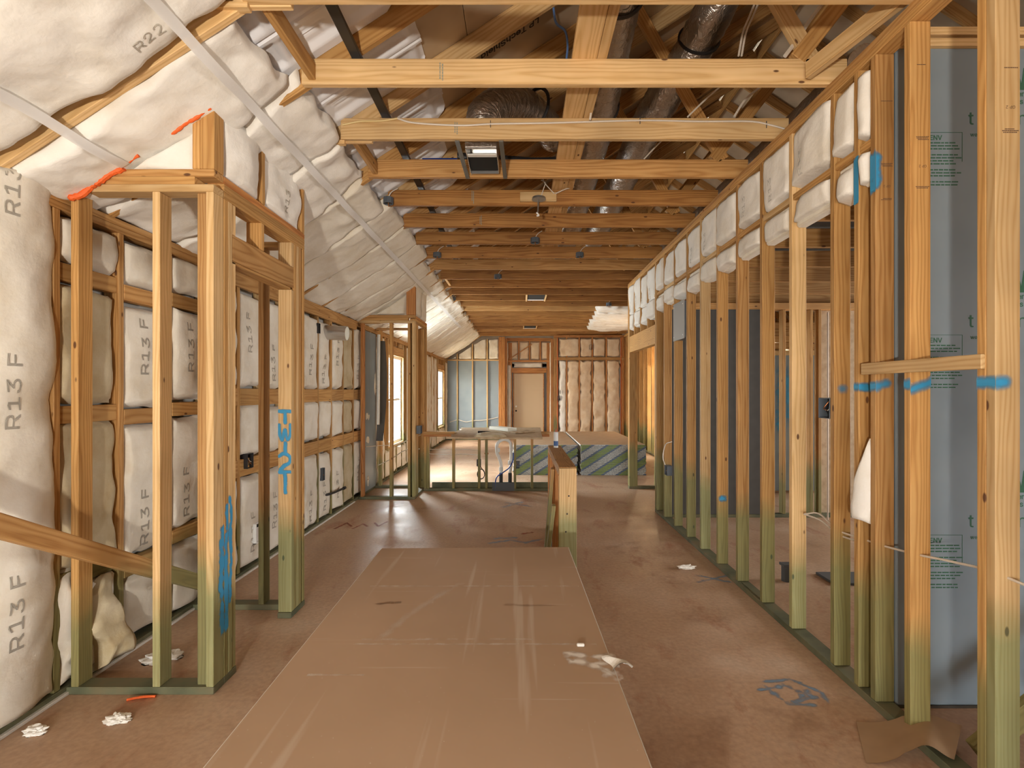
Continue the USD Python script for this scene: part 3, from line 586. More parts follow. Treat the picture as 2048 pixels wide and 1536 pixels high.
# mill stamps on the near studs
def stamp(parent, o, U, V, w, rows, mat, seed_, pitch=.006, dash=.004):
    U, V = np.asarray(U, float), np.asarray(V, float); rr = random.Random(seed_); L = []
    for j in range(rows):
        x = rr.uniform(0, w * .25)
        while x < w * rr.uniform(.75, 1.0):
            l = rr.uniform(.5, 1.6) * dash; v, f = cbox((l, pitch * .6, .0006), 0); L.append((np.asarray(o) + U * (x + l / 2) + V * (j * pitch) + v @ np.array([U, V, np.cross(U, V)]), f)); x += l + dash * .3
    tag(put('grade_stamp', (np.vstack([r[0] for r in L]), np.vstack([r[1] + 24 * i for i, r in enumerate(L)])), mat, parent), kind='stuff')
for y, zs in ((2.219, (2.935, 2.61, 2.40)), (2.436, (2.90, 2.59, 2.43)), (1.821, (2.67, 2.44))):
    for q_, z in enumerate(zs): stamp(STUD[y], (XR + .022, y - .0003, z), X_, Z_, .058, (1, 3, 2)[q_ % 3], M['ink_brown'], int(z * 100 + y * 10))
for y, z in ((1.821, 2.535), (2.219, 2.50), (2.436, 2.50)):
    tm = meshkit.text_mesh('GP 2', .011, .0004); wd = np.ptp(np.array(tm.vertices)[:, 0])
    put('grade_stamp', ((np.array(tm.vertices) * [-1, -1, 1]) @ np.array([X_, Z_, -Y_]) + [XR + .07, y - .0003, z], np.array(tm.faces)), M['ink_brown'], STUD[y])
for q_, (k, x, y) in enumerate(JSTAMP): stamp(joists[k], (x, y - .0003, ZJ + .012), Z_, -X_, .118, 1, M['ink_grey'], q_ + 50, pitch=.012, dash=.009)
# strip nailed between studs, at 1.6 m
bbox_board('brace_strip', (XR - .016, 1.86, 1.60), (XR + .0, 2.52, 1.655), M['pine_pale'], wr)
board('diagonal_brace', (1.56, 2.80 - .02, ZJ + .055), (1.735, 2.17, ZJ + .085), S4, T, Z_, M['pine_pale'], wr)

# corridor wall with the opening, and the room's right end beyond
wc = thing('wall_corridor', 'bare stud wall on the far side of the side corridor opening', 'wall', kind='structure')
for x in (1.80, 2.12, 2.53, 2.94, 3.05): board('stud', (x, 8.0, .04), (x, 8.0, 2.52), T, S4, X_, M['pine'], wc)
bbox_board('sole_plate', (1.69, 7.955, 0), (3.1, 8.045, .038), M['treated'], wc); bbox_board('top_plate', (1.79, 7.955, 2.52), (3.1, 8.045, 2.60), M['pine'], wc)
we = thing('wall_far_right', 'stud wall closing the right end of the far room', 'wall', kind='structure')
for k in range(20):
    y = 8.06 + .4064 * k
    if y > YF: break
    board('stud', (3.145, y, .04), (3.145, y, 3.13), S4, T, X_, M[('pine_honey', 'pine')[k % 2]], we)
bbox_board('sole_plate', (3.1, 8.06, 0), (3.19, YF, .038), M['treated'], we); bbox_board('top_plate', (3.1, 8.06, 3.13), (3.19, YF, 3.2), M['pine'], we)
for ya, yb in ((8.06, 11.2), (12.8, YF)): box('sheathing_panel', (3.19, ya, .0), (3.20, yb, 3.2), M['pine_honey'], we)
box('sheathing_panel', (3.19, 11.2, 2.1), (3.20, 12.8, 3.2), M['pine_honey'], we)

# side room: cross wall with blue-grey sheathing, back partition, low joists
wx = thing('wall_cross', 'cross wall faced with blue-grey sheathing printed in green', 'wall', kind='structure')
sh = box('sheathing_panel', (1.80, 2.46, .012), (2.62, 2.472, 3.165), M['sheathing'], wx, c=.001)
sh2 = box('sheathing_panel', (2.623, 2.46, .012), (3.84, 2.472, 3.165), M['sheathing'], wx, c=.001)
for x in (1.82, 2.2, 2.6, 3.0, 3.4): board('stud', (x, 2.517, .04), (x, 2.517, 3.165), T, S4, X_, W(), wx)
bbox_board('sole_plate', (1.80, 2.474, 0), (3.84, 2.56, .038), M['treated'], wx)
bbox_board('top_plate', (1.79, 2.44, 3.167), (3.84, 2.56, 3.205), M['pine_pale'], wx); bbox_board('top_plate', (1.79, 2.46, 3.235), (3.84, 2.55, 3.273), M['pine_pale'], wx)
G = M['print_green']; k41 = 2.46 / 1024
def cw(px, py): return np.array([(px - 1041) * k41, 2.459, 1.52 - (py - 782) * k41])
for py in (235, 640, 1040):
    lettering(sh, 't', cw(1936, py + 14), X_, Z_, .062, G, name='print')
    lettering(sh, 'we', cw(1940, py + 38), X_, Z_, .018, G, name='print')
    lettering(sh, 'ne', cw(2034, py + 14), X_, Z_, .062, G, name='print')
    for j, t_ in enumerate(('er', 'ts')): lettering(sh, t_, cw(2034, py - 42 + j * 15), X_, Z_, .024, G, name='print', bold=True)
    o = cw(2034, py - 55); wv = np.array([[0, .0], [.055, 0], [.055, .09], [.02, .09], [.034, .03], [.008, .095], [0, .095]])
    import shapely
    from shapely.geometry import Polygon
    g = trimesh.creation.extrude_polygon(Polygon([(0, 0), (.09, 0), (.09, .09), (.075, .105), (.06, .03), (.045, .105), (.03, .105), (.02, .03), (0, .10)]), .0006, engine='earcut')
    put('print', (o + np.array(g.vertices) @ np.array([X_, Z_, -Y_]), np.array(g.faces)), G, sh)
    lettering(sh, 'ENV', cw(1858, py + 45), X_, Z_, .022, G, name='print', bold=True)
    for a_, b2 in ((( 1852, py + 30), (1924, py + 30)), ((1924, py + 30), (1924, py + 88))):
        p0, p1 = cw(*a_), cw(*b2); box('print', np.minimum(p0, p1) - [.001, .0005, .001], np.maximum(p0, p1) + [.001, .0005, .001], G, sh, c=0)
    rr = random.Random(py); rows = []
    for j in range(15):
        if j in (3, 8, 12): continue
        yy = py + 52 + j * 6; x = 1848
        while x < 1905 + rr.uniform(0, 14):
            l = rr.uniform(5, 14); p0 = cw(x, yy); p1 = cw(x + l, yy - 2.4); v, f = cbox((p1 - p0 + [0, .0008, 0]), 0); rows.append((v + (p0 + p1) / 2, f)); x += l + 2
    v = np.vstack([r[0] for r in rows]); f = np.vstack([r[1] + 24 * i for i, r in enumerate(rows)]); tag(put('fine_print', (v, f), G, sh), kind='stuff')
box('floor_gap', (1.80, 2.452, .0), (3.84, 2.459, .012), M['ink_black'], wx, c=0)

wp = thing('wall_partition', 'dark sheathed partition at the back of the side room', 'wall', kind='structure')
for i in range(3): box('sheathing_panel', (1.80 + i * .41, 6.15, .04), (2.2 + i * .41, 6.162, 2.50), M['sheathing_dark'], wp)
for x in (3.17, 3.50, 3.60): board('stud', (x, 6.2, .04), (x, 6.2, 2.5), T, S4, X_, M['pine'], wp)
bbox_board('sole_plate', (1.8, 6.15, 0), (5.5, 6.24, .038), M['treated'], wp); bbox_board('top_plate', (1.8, 6.15, 2.50), (5.5, 6.24, 2.58), M['pine_honey'], wp)
box('sheathing_panel', (3.62, 6.24, .04), (9.0, 6.25, 2.5), M['osb'], wp)
bt = box('sheathing_panel', (2.6, 9.2 - 1.6, .04), (5.0, 9.21 - 1.6, 2.05), M['sheathing'], wp)
spray(bt, (3.7, 7.599, .9), X_, Z_, .6, 1.0, [[(.15, .1), (.2, .9)], [(.3, .2), (.25, .8)]], .10, PB, soft=1.0, seed=9, noise=.8)
bbox_board('header', (2.6, 7.56, 2.05), (5.0, 7.6, 2.12), M['pine_pale'], wp)
for j in range(4): bbox_board('header_block', (2.6, 7.58, 2.14 + j * .1), (5.0, 7.6, 2.235 + j * .1), M['pine_honey'], wp)
lc = thing('ceiling_side_room', 'low ceiling of dark joists over the side room', 'ceiling', kind='structure')
for k in range(1, 9):
    y = 2.62 + .61 * (k - 1)
    board('joist', (1.79, y + T / 2, 2.6 + S6 / 2), (7.5, y + T / 2, 2.6 + S6 / 2), S6, T, Z_, M['pine_honey'], lc)
box('attic_cover', (1.79, 2.58, 2.76), (9.0, 8.0, 2.775), M['sheathing_dark'], lc)
wo = thing('wall_outer_right', 'outer wall beyond the side room', 'wall', kind='structure')
box('exterior_siding', (9.0, -7.1, -.1), (9.05, 16.7, 2.7), M['pine_honey'], wo)

# ------------------------------------------------------------------ far wall
wf = thing('wall_far', 'far end wall with a tan door, bare studs and insulated bays', 'wall', kind='structure')
kf = YF / 1024
def fx(px, Y=YF): return (px - 1041) * Y / 1024
for px in (893, 914.5, 945, 974.5):
    x = fx(px); zt = min(3.13, slope_z(x) - .02) if x < XS else 3.13
    board('stud', (x, YF + S4 / 2, .04), (x, YF + S4 / 2, zt), T, S4, X_, M['pine_pale'], wf)
for x in (-.66, -.62, -.58, -.54, -.50): board('stud', (x, YF + S4 / 2, .04), (x, YF + S4 / 2, 3.2), T, S4, X_, M['pine_orange'], wf)
for a_, b_ in ((894, 914), (916, 945), (946, 974), (976, 999)): box('sheathing_panel', (fx(a_), YF + .07, .05), (fx(b_), YF + .08, 2.46), M['sheathing'], wf)
bbox_board('fire_block', (XL, YF + .0, 2.46), (-.66, YF + .085, 2.50), M['pine_pale'], wf)
bbox_board('sole_plate', (XL, YF, 0), (-.48, YF + .09, .038), M['treated'], wf)
seed = 700
for a_, b_ in ((894, 914), (916, 945), (946, 974), (976, 999)):
    seed += 1; x0, x1 = fx(a_) + .02, fx(b_) - .02
    batt(wf, (x0, YF, 2.51), X_, Z_, -Y_, x1 - x0, 3.15 - 2.51, depth=.08, bulge=.0, seed=seed, hf=lambda u, x0=x0: min(3.15, slope_z(x0 + u) - .06) - 2.51, rough=.02)
YD = 16.25
for x0, x1, zt in ((-.43, -.27, 3.05), (.83, .98, 3.05)):
    for j in range(4): board('stud', (x0 + .02 + j * .04, YD + .05, .04), (x0 + .02 + j * .04, YD + .05, zt), T, S4, X_, M['pine_orange'], wf)
for side, x in (('l', -.46), ('r', .99)):
    for y in (YF + .1, YF + .3 - .02): board('stud', (x, y, .04), (x, y, 3.15), T, S4, Y_, M['pine_orange'], wf)
    batt(wf, (x + (.045 if side == 'l' else -.045), YF + .13, .06), Y_, Z_, X_ if side == 'l' else -X_, .16, 3.0, depth=.02, bulge=.02, seed=720 + ord(side))
bbox_board('fire_block', (-.45, YD - .02, 2.44), (.99, YD + .07, 2.50), M['pine_orange'], wf)
bbox_board('door_header', (-.28, YD, 2.10), (.82, YD + .09, 2.25), M['pine_orange'], wf)
bbox_board('top_plate', (-.45, YD - .02, 3.10), (.99, YD + .07, 3.2), M['pine_orange'], wf)
for j in range(4):
    x0 = -.40 + j * .345; batt(wf, (x0 + .02, YD + .04, 2.52), X_, Z_, -Y_, .305, .57, depth=.05, bulge=.02, seed=730 + j, mat=M['insulation_warm_bounce'])
    board('stud', (x0 + .345, YD + .05, 2.5), (x0 + .345, YD + .05, 3.1), T, S4, X_, M['pine_orange'], wf)
batt(wf, (-.2, YD + .04, 2.26), X_, Z_, -Y_, .9, .17, depth=.05, bulge=.02, seed=740); batt(wf, (-.42, YD - .0, .06), X_, Z_, -Y_, .13, 2.3, depth=.03, bulge=.03, seed=741)
board('wire_brace', (-.40, YD - .03, 2.5), (.35, YD - .03, 3.0), .03, .02, Z_, M['pine_orange'], wf)
box('threshold', (-.22, YD, 0), (.76, YD + .09, .03), M['treated'], wf)
YR = 15.3
R = [(1118.7, 1132.5), (1134.5, 1157.7), (1160, 1183), (1186, 1211), (1214, 1240)]
for j, (a_, b_) in enumerate(R):
    x0, x1 = fx(a_, YR), fx(b_, YR)
    batt(wf, (x0, YR, .05), X_, Z_, -Y_, x1 - x0, 2.38, depth=.08, bulge=.03, rough=.03, seed=750 + j, edge=.03, mat=M['insulation_white' if j == 0 else 'insulation_warm_bounce'])
    if j: board('stud', (x0 - .018, YR + .05, .04), (x0 - .018, YR + .05, 3.12), T, S4, X_, M['pine_orange'], wf)
for j, (a_, b_) in enumerate([(1119, 1158), (1161, 1184), (1186, 1211), (1214, 1240)]):
    x0, x1 = fx(a_, YR), fx(b_, YR); batt(wf, (x0, YR, 2.55), X_, Z_, -Y_, x1 - x0, .55, depth=.08, bulge=.02, rough=.02, seed=760 + j, edge=.02, mat=M['insulation_warm_bounce'])
for x in (1.02, 1.06, 1.10, 3.03, 3.07): board('stud', (x, YR + .05, .04), (x, YR + .05, 3.12), T, S4, X_, M['pine_honey' if x < 2 else 'pine_orange'], wf)
bbox_board('fire_block', (1.0, YR, 2.44), (3.1, YR + .09, 2.53), M['pine_honey'], wf); bbox_board('top_plate', (1.0, YR, 3.12), (3.1, YR + .09, 3.19), M['pine_orange'], wf); bbox_board('sole_plate', (1.0, YR, 0), (3.1, YR + .09, .038), M['treated'], wf)
for x in (.99, 3.0): tube('foam_bead', [(x + .12 if x < 2 else x, YR - .005, z) for z in np.linspace(.1, 3.1, 14)], .008, M['foam_orange'], wf, sides=5, n=2)
box('exterior_siding', (XL - .13, 16.5, -.1), (-.3, 16.54, 2.4), M['siding'], wf); box('exterior_siding', (.9, 16.5, -.1), (9.1, 16.54, 2.4), M['siding'], wf); box('exterior_siding', (-.35, 16.5, 2.0), (.95, 16.54, 2.4), M['siding'], wf); box('exterior_siding', (-.35, 16.42, -.1), (.95, 16.46, 2.2), M['siding'], wf)
gable('gable_sheathing', 16.5, wf, M['radiant_foil'])
d = thing('door_1', 'plain tan entry door in the far wall, its lock hole filled with white for the daylight', 'door', kind='structure')
box('door_leaf', (-.205, YD + .03, .04), (.73, YD + .075, 2.07), M['door_paint'], d, c=.004)
for x in (-.225, .735): box('door_jamb', (x - .014, YD - .01, .02), (x + .014, YD + .085, 2.10), M['pine_orange'], d)
box('door_jamb', (-.24, YD - .01, 2.075), (.75, YD + .085, 2.105), M['pine_orange'], d)
cy = trimesh.creation.cylinder(.028, .02, sections=20); cy.apply_transform(trimesh.transformations.rotation_matrix(math.pi / 2, [1, 0, 0])); cy.apply_translation([-.14, YD + .027, 1.03]); put('lock_hole', cy, M['vinyl_white'], d, smooth=30)  # white disc paints the daylight in the upper lock hole
c2 = cy.copy(); c2.apply_translation([0, 0, -.14]); put('lock_hole', c2, M['dark_void'], d, smooth=30)

wn = thing('wall_near', 'end wall with wide glass doors behind the camera', 'wall', kind='structure')
for lo, hi in (((XL - .13, -7.1, -.1), (-2.0, -7.04, 2.5)), ((1.6, -7.1, -.1), (9.1, -7.04, 2.5)), ((-2.0, -7.1, 2.42), (1.6, -7.04, 2.5))): box('exterior_siding', lo, hi, M['pine_honey'], wn)
gable('gable_sheathing', -7.12, wn, M['radiant_foil'])

# ------------------------------------------------------------------ closets on the left
def closet(name, label, y0, y1, xr, studs_front, post_far, mats, zt0=2.5175, hdr=True):
    c = thing(name, label, 'closet frame')
    w0 = XL + .006
    p = M[mats[0]]; q = M[mats[1]]
    bbox_board('sole_plate', (w0, y0, 0), (xr, y0 + S4, .038), M['treated'], c)
    for j in range(3): bbox_board('top_plate', (w0, y0 + .004 * (j == 2), zt0 + j * .0385), (xr - (.095 if j == 1 else 0), y0 + S4, zt0 + .038 + j * .0385), M[('pine_pale', 'pine', 'pine_honey')[j]], c)
    for x, m in studs_front: board('stud', (x + T / 2, y0 + S4 / 2, .038), (x + T / 2, y0 + S4 / 2, zt0), S4, T, Y_, M[m], c)
    for j in range(3): bbox_board('top_plate', (xr - S4, y0 + S4 + .001, zt0 + j * .0385), (xr, y1, zt0 + .038 + j * .0385), M[('pine', 'pine', 'pine_orange')[j]], c)
    # back wall
    bbox_board('sole_plate', (w0, y1 - S4, 0), (xr - S4, y1, .038), M['treated'], c)
    bbox_board('top_plate', (w0, y1 - S4, zt0), (xr - S4 - .001, y1, zt0 + .038), p, c)
    return c
c1 = closet('closet_frame', 'near closet frame of doubled studs, TWIST sprayed in blue on its jamb', 2.56, 3.64, -1.535, [(XL + .03, 'pine'), (-1.842, 'pine_pale'), (-1.574, 'pine_pale')], 3.43, ('pine', 'pine'))
xr = -1.535
board('stud', (-1.60, 2.60, .038), (-1.60, 2.60, 2.5175), .06, T, X_, M['pine_honey'], c1)
CP = []
for j, y in enumerate((2.651, 2.690, 2.729)):
    top = 2.5175 if j < 2 else 2.212
    CP.append(board('stud', (xr - S4 / 2 - (.004 if j == 2 else 0), y + T / 2, .038), (xr - S4 / 2 - (.004 if j == 2 else 0), y + T / 2, top), S4, T, X_, M[('pine', 'pine_pale', 'pine_pale')[j]], c1))
bbox_board('sole_plate', (xr - S4, 2.65, 0), (xr, 2.768, .038), M['treated'], c1); bbox_board('sole_plate', (xr - S4, 3.42, 0), (xr + .002, 3.64, .038), M['treated'], c1)
for j, x in enumerate((xr - .087, xr - .038)): bbox_board('door_header', (x, 2.731, 2.215), (x + .037, 3.468, 2.355), M['pine_honey' if j else 'pine'], c1)
bbox_board('door_header', (xr - S4, 2.73, 2.2), (xr - .004, 3.43, 2.2145), M['pine'], c1)
board('cripple_stud', (xr - S4 / 2, 3.05, 2.356), (xr - S4 / 2, 3.05, 2.5175), S4, T, X_, M['pine'], c1); board('cripple_stud', (xr - S4 / 2 - .004, 2.749, 2.356), (xr - S4 / 2 - .004, 2.749, 2.5175), S4, T, X_, M['pine_pale'], c1)
board('cripple_stud', (xr - S4 / 2, 3.449, 2.356), (xr - S4 / 2, 3.449, 2.5175), S4, T, X_, M['pine_pale'], c1)
jamb = board('stud', (xr - S4 / 2, 3.449, .038), (xr - S4 / 2, 3.449, 2.2), S4, T, X_, M['pine_pale'], c1)
for j, y in enumerate((3.469, 3.508, 3.547, 3.60)): board('stud', (xr - S4 / 2, y + T / 2, .038), (xr - S4 / 2, y + T / 2, 2.5175), S4, T, X_, M[('pine', 'pine_pale', 'pine_honey', 'pine')[j]], c1)
board('stud', (-1.80, 3.595, .038), (-1.80, 3.595, 2.5175), S4, T, Y_, M['pine_honey'], c1); board('stud', (-2.2, 3.595, .038), (-2.2, 3.595, 2.5175), S4, T, Y_, M['pine'], c1)
# knee wall above the closet, up to the slope
zk = 2.634
for y in (2.57, ): 
    for x0, x1, m in ((-1.645, -1.607, 'pine'), (-1.606, -1.535, 'pine')): bbox_board('knee_stud', (x0, 2.565, zk), (x1, 2.60 + .05, slope_z(-1.6) + .01), M[m], c1)
for y in (3.04, 3.60): board('knee_stud', (xr - S4 / 2, y + T / 2, zk), (xr - S4 / 2, y + T / 2, slope_z(xr) + .01), S4, T, X_, M['pine'], c1)
batt(c1, (XL + .1, 2.60, zk - .005), X_, Z_, -Y_, .53, .5, depth=.03, bulge=.03, rough=.02, seed=801, hf=lambda u: slope_z(XL + .1 + u) - zk - .05, edge=.012, r=.03, mat=M['insulation_white'])
for j, (ya, yb) in enumerate(((2.652, 3.04), (3.08, 3.60))):
    b = batt(c1, (xr - .01, ya, zk - .01), Y_, Z_, X_, yb - ya, slope_z(xr) - zk + .03, depth=.05, bulge=.03, rough=.03, seed=810 + j, edge=.015, mat=M['insulation_white'], r=.03)
    if j: lettering(b, 'R13', (xr + .035, ya + .3, zk + .05), Z_, -Y_, .05, M['print_faint'], spread=1.2, drape=True)
# (second closet details follow further down)
# orange fire-block foam where the closet's front plate meets the slope
fb = tube('foam_bead', [(x, 2.548 + .006 * math.sin(x * 40), slope_z(x) - .052 + .006 * math.sin(x * 61)) for x in np.linspace(-2.24, -1.98, 24)], [.011 + .007 * abs(math.sin(i * 1.7)) for i in range(24)], M['foam_orange'], c1, straight=True)
tube('foam_bead', [(x, 2.548, slope_z(x) - .050 + .004 * math.sin(x * 71)) for x in np.linspace(-1.95, -1.90, 8)], .008, M['foam_orange'], c1, straight=True)
tube('foam_bead', [(x, 2.548, slope_z(x) - .046 + .004 * math.sin(x * 67)) for x in np.linspace(-1.74, -1.54, 22)], [.008 + .003 * abs(math.sin(i * 2.1)) for i in range(22)], M['foam_orange'], c1, straight=True)
# spray paint on the closet
kz = 3.43 / 1024
def jp(px, py): return ((px - 557) * kz * .84 + .004, 1.52 - (py - 782) * kz - .80)
st = [[(558, 823), (588, 823)], [(573, 823), (573, 845)], [(558, 850), (560, 868), (566, 880), (572, 860), (578, 879), (585, 868), (586, 850)], [(573, 886), (573, 905)], [(559, 912), (570, 907), (583, 914), (583, 925), (572, 931), (562, 939)], [(560, 944), (586, 944)], [(573, 944), (573, 985)]]
spray(jamb, (-1.6245, 3.4298, .80), X_, Z_, .0885, .62, [smoothpath(np.array([[*jp(*p), 0] for p in s_]))[:, :2] if len(s_) > 4 else [jp(*p) for p in s_] for s_ in st], .0155, PB, soft=.5, seed=30, noise=.25, n=(60, 260), name='paint_word')
for j, y in enumerate((2.651, 2.690)):
    spray(CP[j], (xr, y, .25), Y_, Z_, T, .75, [[[(.02, .05), (.018, .3), (.02, .52)], [(.03, .56), (.034, .66)]], [[(.012, .16), (.02, .35)], [(.03, .36), (.016, .5), (.03, .62), (.012, .70)]]][j], .017 + .008 * (1 - j), PB, soft=.5, seed=31 + j, noise=.9, n=(24, 150))
spray(CP[0], (xr, 2.60, .25), Y_, Z_, .05, .75, [[(.035, .04), (.03, .3), (.04, .56)], [(.02, .25), (.03, .5)]], .024, PB, soft=.5, seed=35, noise=.9, n=(24, 150))

c2_ = closet('closet_frame', 'second closet frame beside the tall window with grey sheathing inside', 7.17, 8.10, -1.48, [(-2.24, 'pine_orange'), (-1.835, 'pine'), (-1.58, 'pine'), (-1.52, 'pine_pale')], 8.0, ('pine_honey', 'pine'), zt0=2.47)
for y in (7.262, 7.302, 7.342, 7.382, 7.60, 7.86, 7.94, 8.02, 8.06): board('stud', (-1.48 - S4 / 2, y + T / 2, .038), (-1.48 - S4 / 2, y + T / 2, 2.47), S4, T, X_, M['pine'], c2_) if y != 7.60 else None
bbox_board('sole_plate', (-1.48 - S4, 7.262, 0), (-1.48, 8.1, .038), M['treated'], c2_)
for x in (-2.2, -1.9): board('stud', (x, 8.055, .038), (x, 8.055, 2.47), T, S4, X_, M['pine'], c2_) if x == -2.2 else None
zk2 = 2.588
bbox_board('knee_stud', (-1.60, 7.175, zk2), (-1.48, 7.26, slope_z(-1.52)), M['pine_orange'], c2_)
batt(c2_, (-2.1, 7.21, zk2), X_, Z_, -Y_, .49, .5, depth=.03, bulge=.02, seed=820, hf=lambda u: slope_z(-2.1 + u) - zk2 - .05, r=.03)
for j, (ya, yb) in enumerate(((7.265, 7.66), (7.68, 8.1))): batt(c2_, (-1.49, ya, zk2), Y_, Z_, X_, yb - ya, slope_z(-1.48) - zk2 + .03, depth=.05, bulge=.03, seed=825 + j, r=.03)
box('sheathing_panel', (XL + .014, 7.30, .05), (XL + .026, 7.98, 2.40), M['sheathing'], c2_)
a, b = np.meshgrid(np.linspace(0, 1, 20), np.linspace(0, 1, 12), indexing='ij')
P = np.stack([XL + .05 + .10 * b + .03 * np.sin(a * 3), 7.9 + .10 * b * np.sin(a * 2.4) + .05 * a, .75 + 1.55 * a], -1); Q = P + [.006, 0, 0]
put('torn_flap', (np.vstack([P.reshape(-1, 3), Q.reshape(-1, 3)]), np.vstack([grid(20, 12), grid(20, 12)[:, ::-1] + 240])), M['sheathing_dark'], c2_, smooth=True)

# ------------------------------------------------------------------ kitchen knee wall and pony wall
kw = thing('knee_wall', 'low kitchen stud wall with sink plumbing in it', 'half wall')
KY, ZK = 7.78, .90
for x in (-1.45, -1.41, -1.02, -.63, -.52, -.085, .175): board('stud', (x, KY + S4 / 2, .038), (x, KY + S4 / 2, ZK - .075), T, S4, X_, M[('pine', 'pine_honey')[int(abs(x) * 10) % 2]], kw)
bbox_board('sole_plate', (-1.475, KY, 0), (.44, KY + S4, .038), M['treated'], kw)
bbox_board('curb_board', (-1.36, KY + S4, 0), (.44, KY + S4 + T, .115), M['treated'], kw)
for j in range(2): bbox_board('top_plate', (-1.475, KY, ZK - .075 + j * .0375), (.44, KY + S4, ZK - .0385 + j * .0375), M[('pine_orange', 'pine_honey')[j]], kw)
box('nail_plate', (-.43, KY - .003, .002), (-.095, KY - .0005, .13), M['slate_metal'], kw)
pw = thing('pony_wall', 'narrow half wall of studs with a flat cap standing behind the drywall table', 'half wall')
for y in (4.03, 4.44, 4.85, 5.26, 5.60): board('stud', (.371, y + T / 2, .038), (.371, y + T / 2, .85), S6, T, X_, M['pine_pale' if y < 4.1 else 'pine_orange'], pw)
bbox_board('sole_plate', (.301, 4.03, 0), (.441, 5.64, .038), M['treated'], pw)
bbox_board('end_stud', (.303, 4.0, .0), (.439, 4.029, .915), M['pine_pale'], pw)
for j in range(2): bbox_board('cap_plate', (.301, 4.03, .85 + j * .036), (.441, 5.64, .885 + j * .036), M['pine_honey'], pw)
for j, (p0, p1, lab) in enumerate((((.195, 4.13, .0), (.268, 4.14, .60), 'short pine offcut leaning on the left of the pony wall, nearer piece'), ((.215, 4.52, .0), (.283, 4.50, .84), 'longer pine offcut leaning on the left of the pony wall, farther piece'))):
    tag(board('plank', p0, p1, .09, .03, Y_, M[('pine_honey', 'pine')[j]], '/World'), lab, 'plank')

for z in (.16, .28, .42, .56, .70): put('nail', (cbox((.012, .004, .012), .001)[0] + [.372 + .02 * math.sin(z * 40), 3.999, z], _CF), M['ink_black'], pw)
tb = thing('table_board', 'torn strand board sheet laid across the kitchen half wall as a table', 'board')
from shapely.geometry import Polygon
r_ = random.Random(4); edge = [(-.94 + r_.uniform(-.03, .05), y) for y in np.linspace(8.38, 6.62, 26)] + [(-.80 + i * .07 + r_.uniform(-.02, .02), 6.60 + r_.uniform(-.02, .04) + .0 * i) for i in range(7)]
g = trimesh.creation.extrude_polygon(Polygon([(.325, 8.4)] + edge + [(-.25, 6.58), (.28, 6.56)]), .022, engine='earcut'); g.apply_translation([0, 0, ZK + .001]); put('panel', g, M['osb'], tb)
batt(tb, (-.60, 6.6, ZK + .025), X_, Y_, Z_, .4, .5, depth=.002, bulge=.02, rough=.03, edge=.06, seed=831, mat=M['insulation_aged'], name='shredded_fibres')
fb_ = thing('foam_block', 'white foam offcut lying on the strand board table', 'foam block'); board('block', (-.42, 7.95, ZK + .05), (-.12, 7.55, ZK + .05), .16, .05, (1, 1, 0), M['foam_white'], fb_)
cb = tag(board('board_offcut', (-.12, 7.22, ZK + .0355), (.16, 7.46, ZK + .0355), .16, .02, (1, -1, 0), M['osb'], '/World'), 'strand board offcut lying on the strand board table', 'board')
db = tag(board('level_bar', (-.60, 7.25, ZK + .041), (-.36, 7.17, ZK + .041), .03, .03, Z_, M['black_plastic'], '/World'), 'short black bar on the strand board table', 'tool')

# plumbing in the knee wall
K = KY / 1024 * 1.006
def kp(px, py, dy=.045): return np.array([(px - 1041) * K, KY + dy, 1.52 - (py - 782) * K])
pl = thing('drain_pipe', 'white looped sink drain pipe rising from the slab inside the knee wall', 'pipe')
tube('trap_loop', [kp(1002, 945), kp(1002, 928), kp(998, 915), kp(994, 905), kp(994, 890), kp(1000, 882), kp(1010, 879), kp(1019, 883), kp(1022, 893), kp(1022, 925), kp(1020, 945)], .024, M['pvc_white'], pl, sides=12)
for px, py in ((1002, 938), (1020, 925), (996, 900)): tube('coupling', [kp(px, py - 4), kp(px, py + 4)], .031, M['pvc_white'], pl, sides=12)
for px in (1002, 1020): tube('pipe_sleeve', [kp(px, 946), [kp(px, 0)[0], KY + .05, .0]], .028, M['black_plastic'], pl, sides=12)
rp = thing('water_pipe', 'dark red water pipe rising inside the knee wall', 'pipe'); tube('pipe', [[kp(974, 0)[0], KY + .05, 0], kp(972, 950), kp(972, 900), kp(972, 884)], .012, M['pex_red'], rp); tube('valve', [kp(969, 907), kp(977, 907)], .012, M['copper_wire'], rp)
bp = thing('water_pipe', 'bright blue water pipe slanting beside the drain loop', 'pipe'); tube('pipe', [[kp(990, 0)[0], KY + .006, 0], kp(993, 955, .004), kp(1005, 945, .003), kp(1018, 935, .003), kp(1026, 920, .004), kp(1027, 905, .006)], .009, M['pex_blue'], bp)
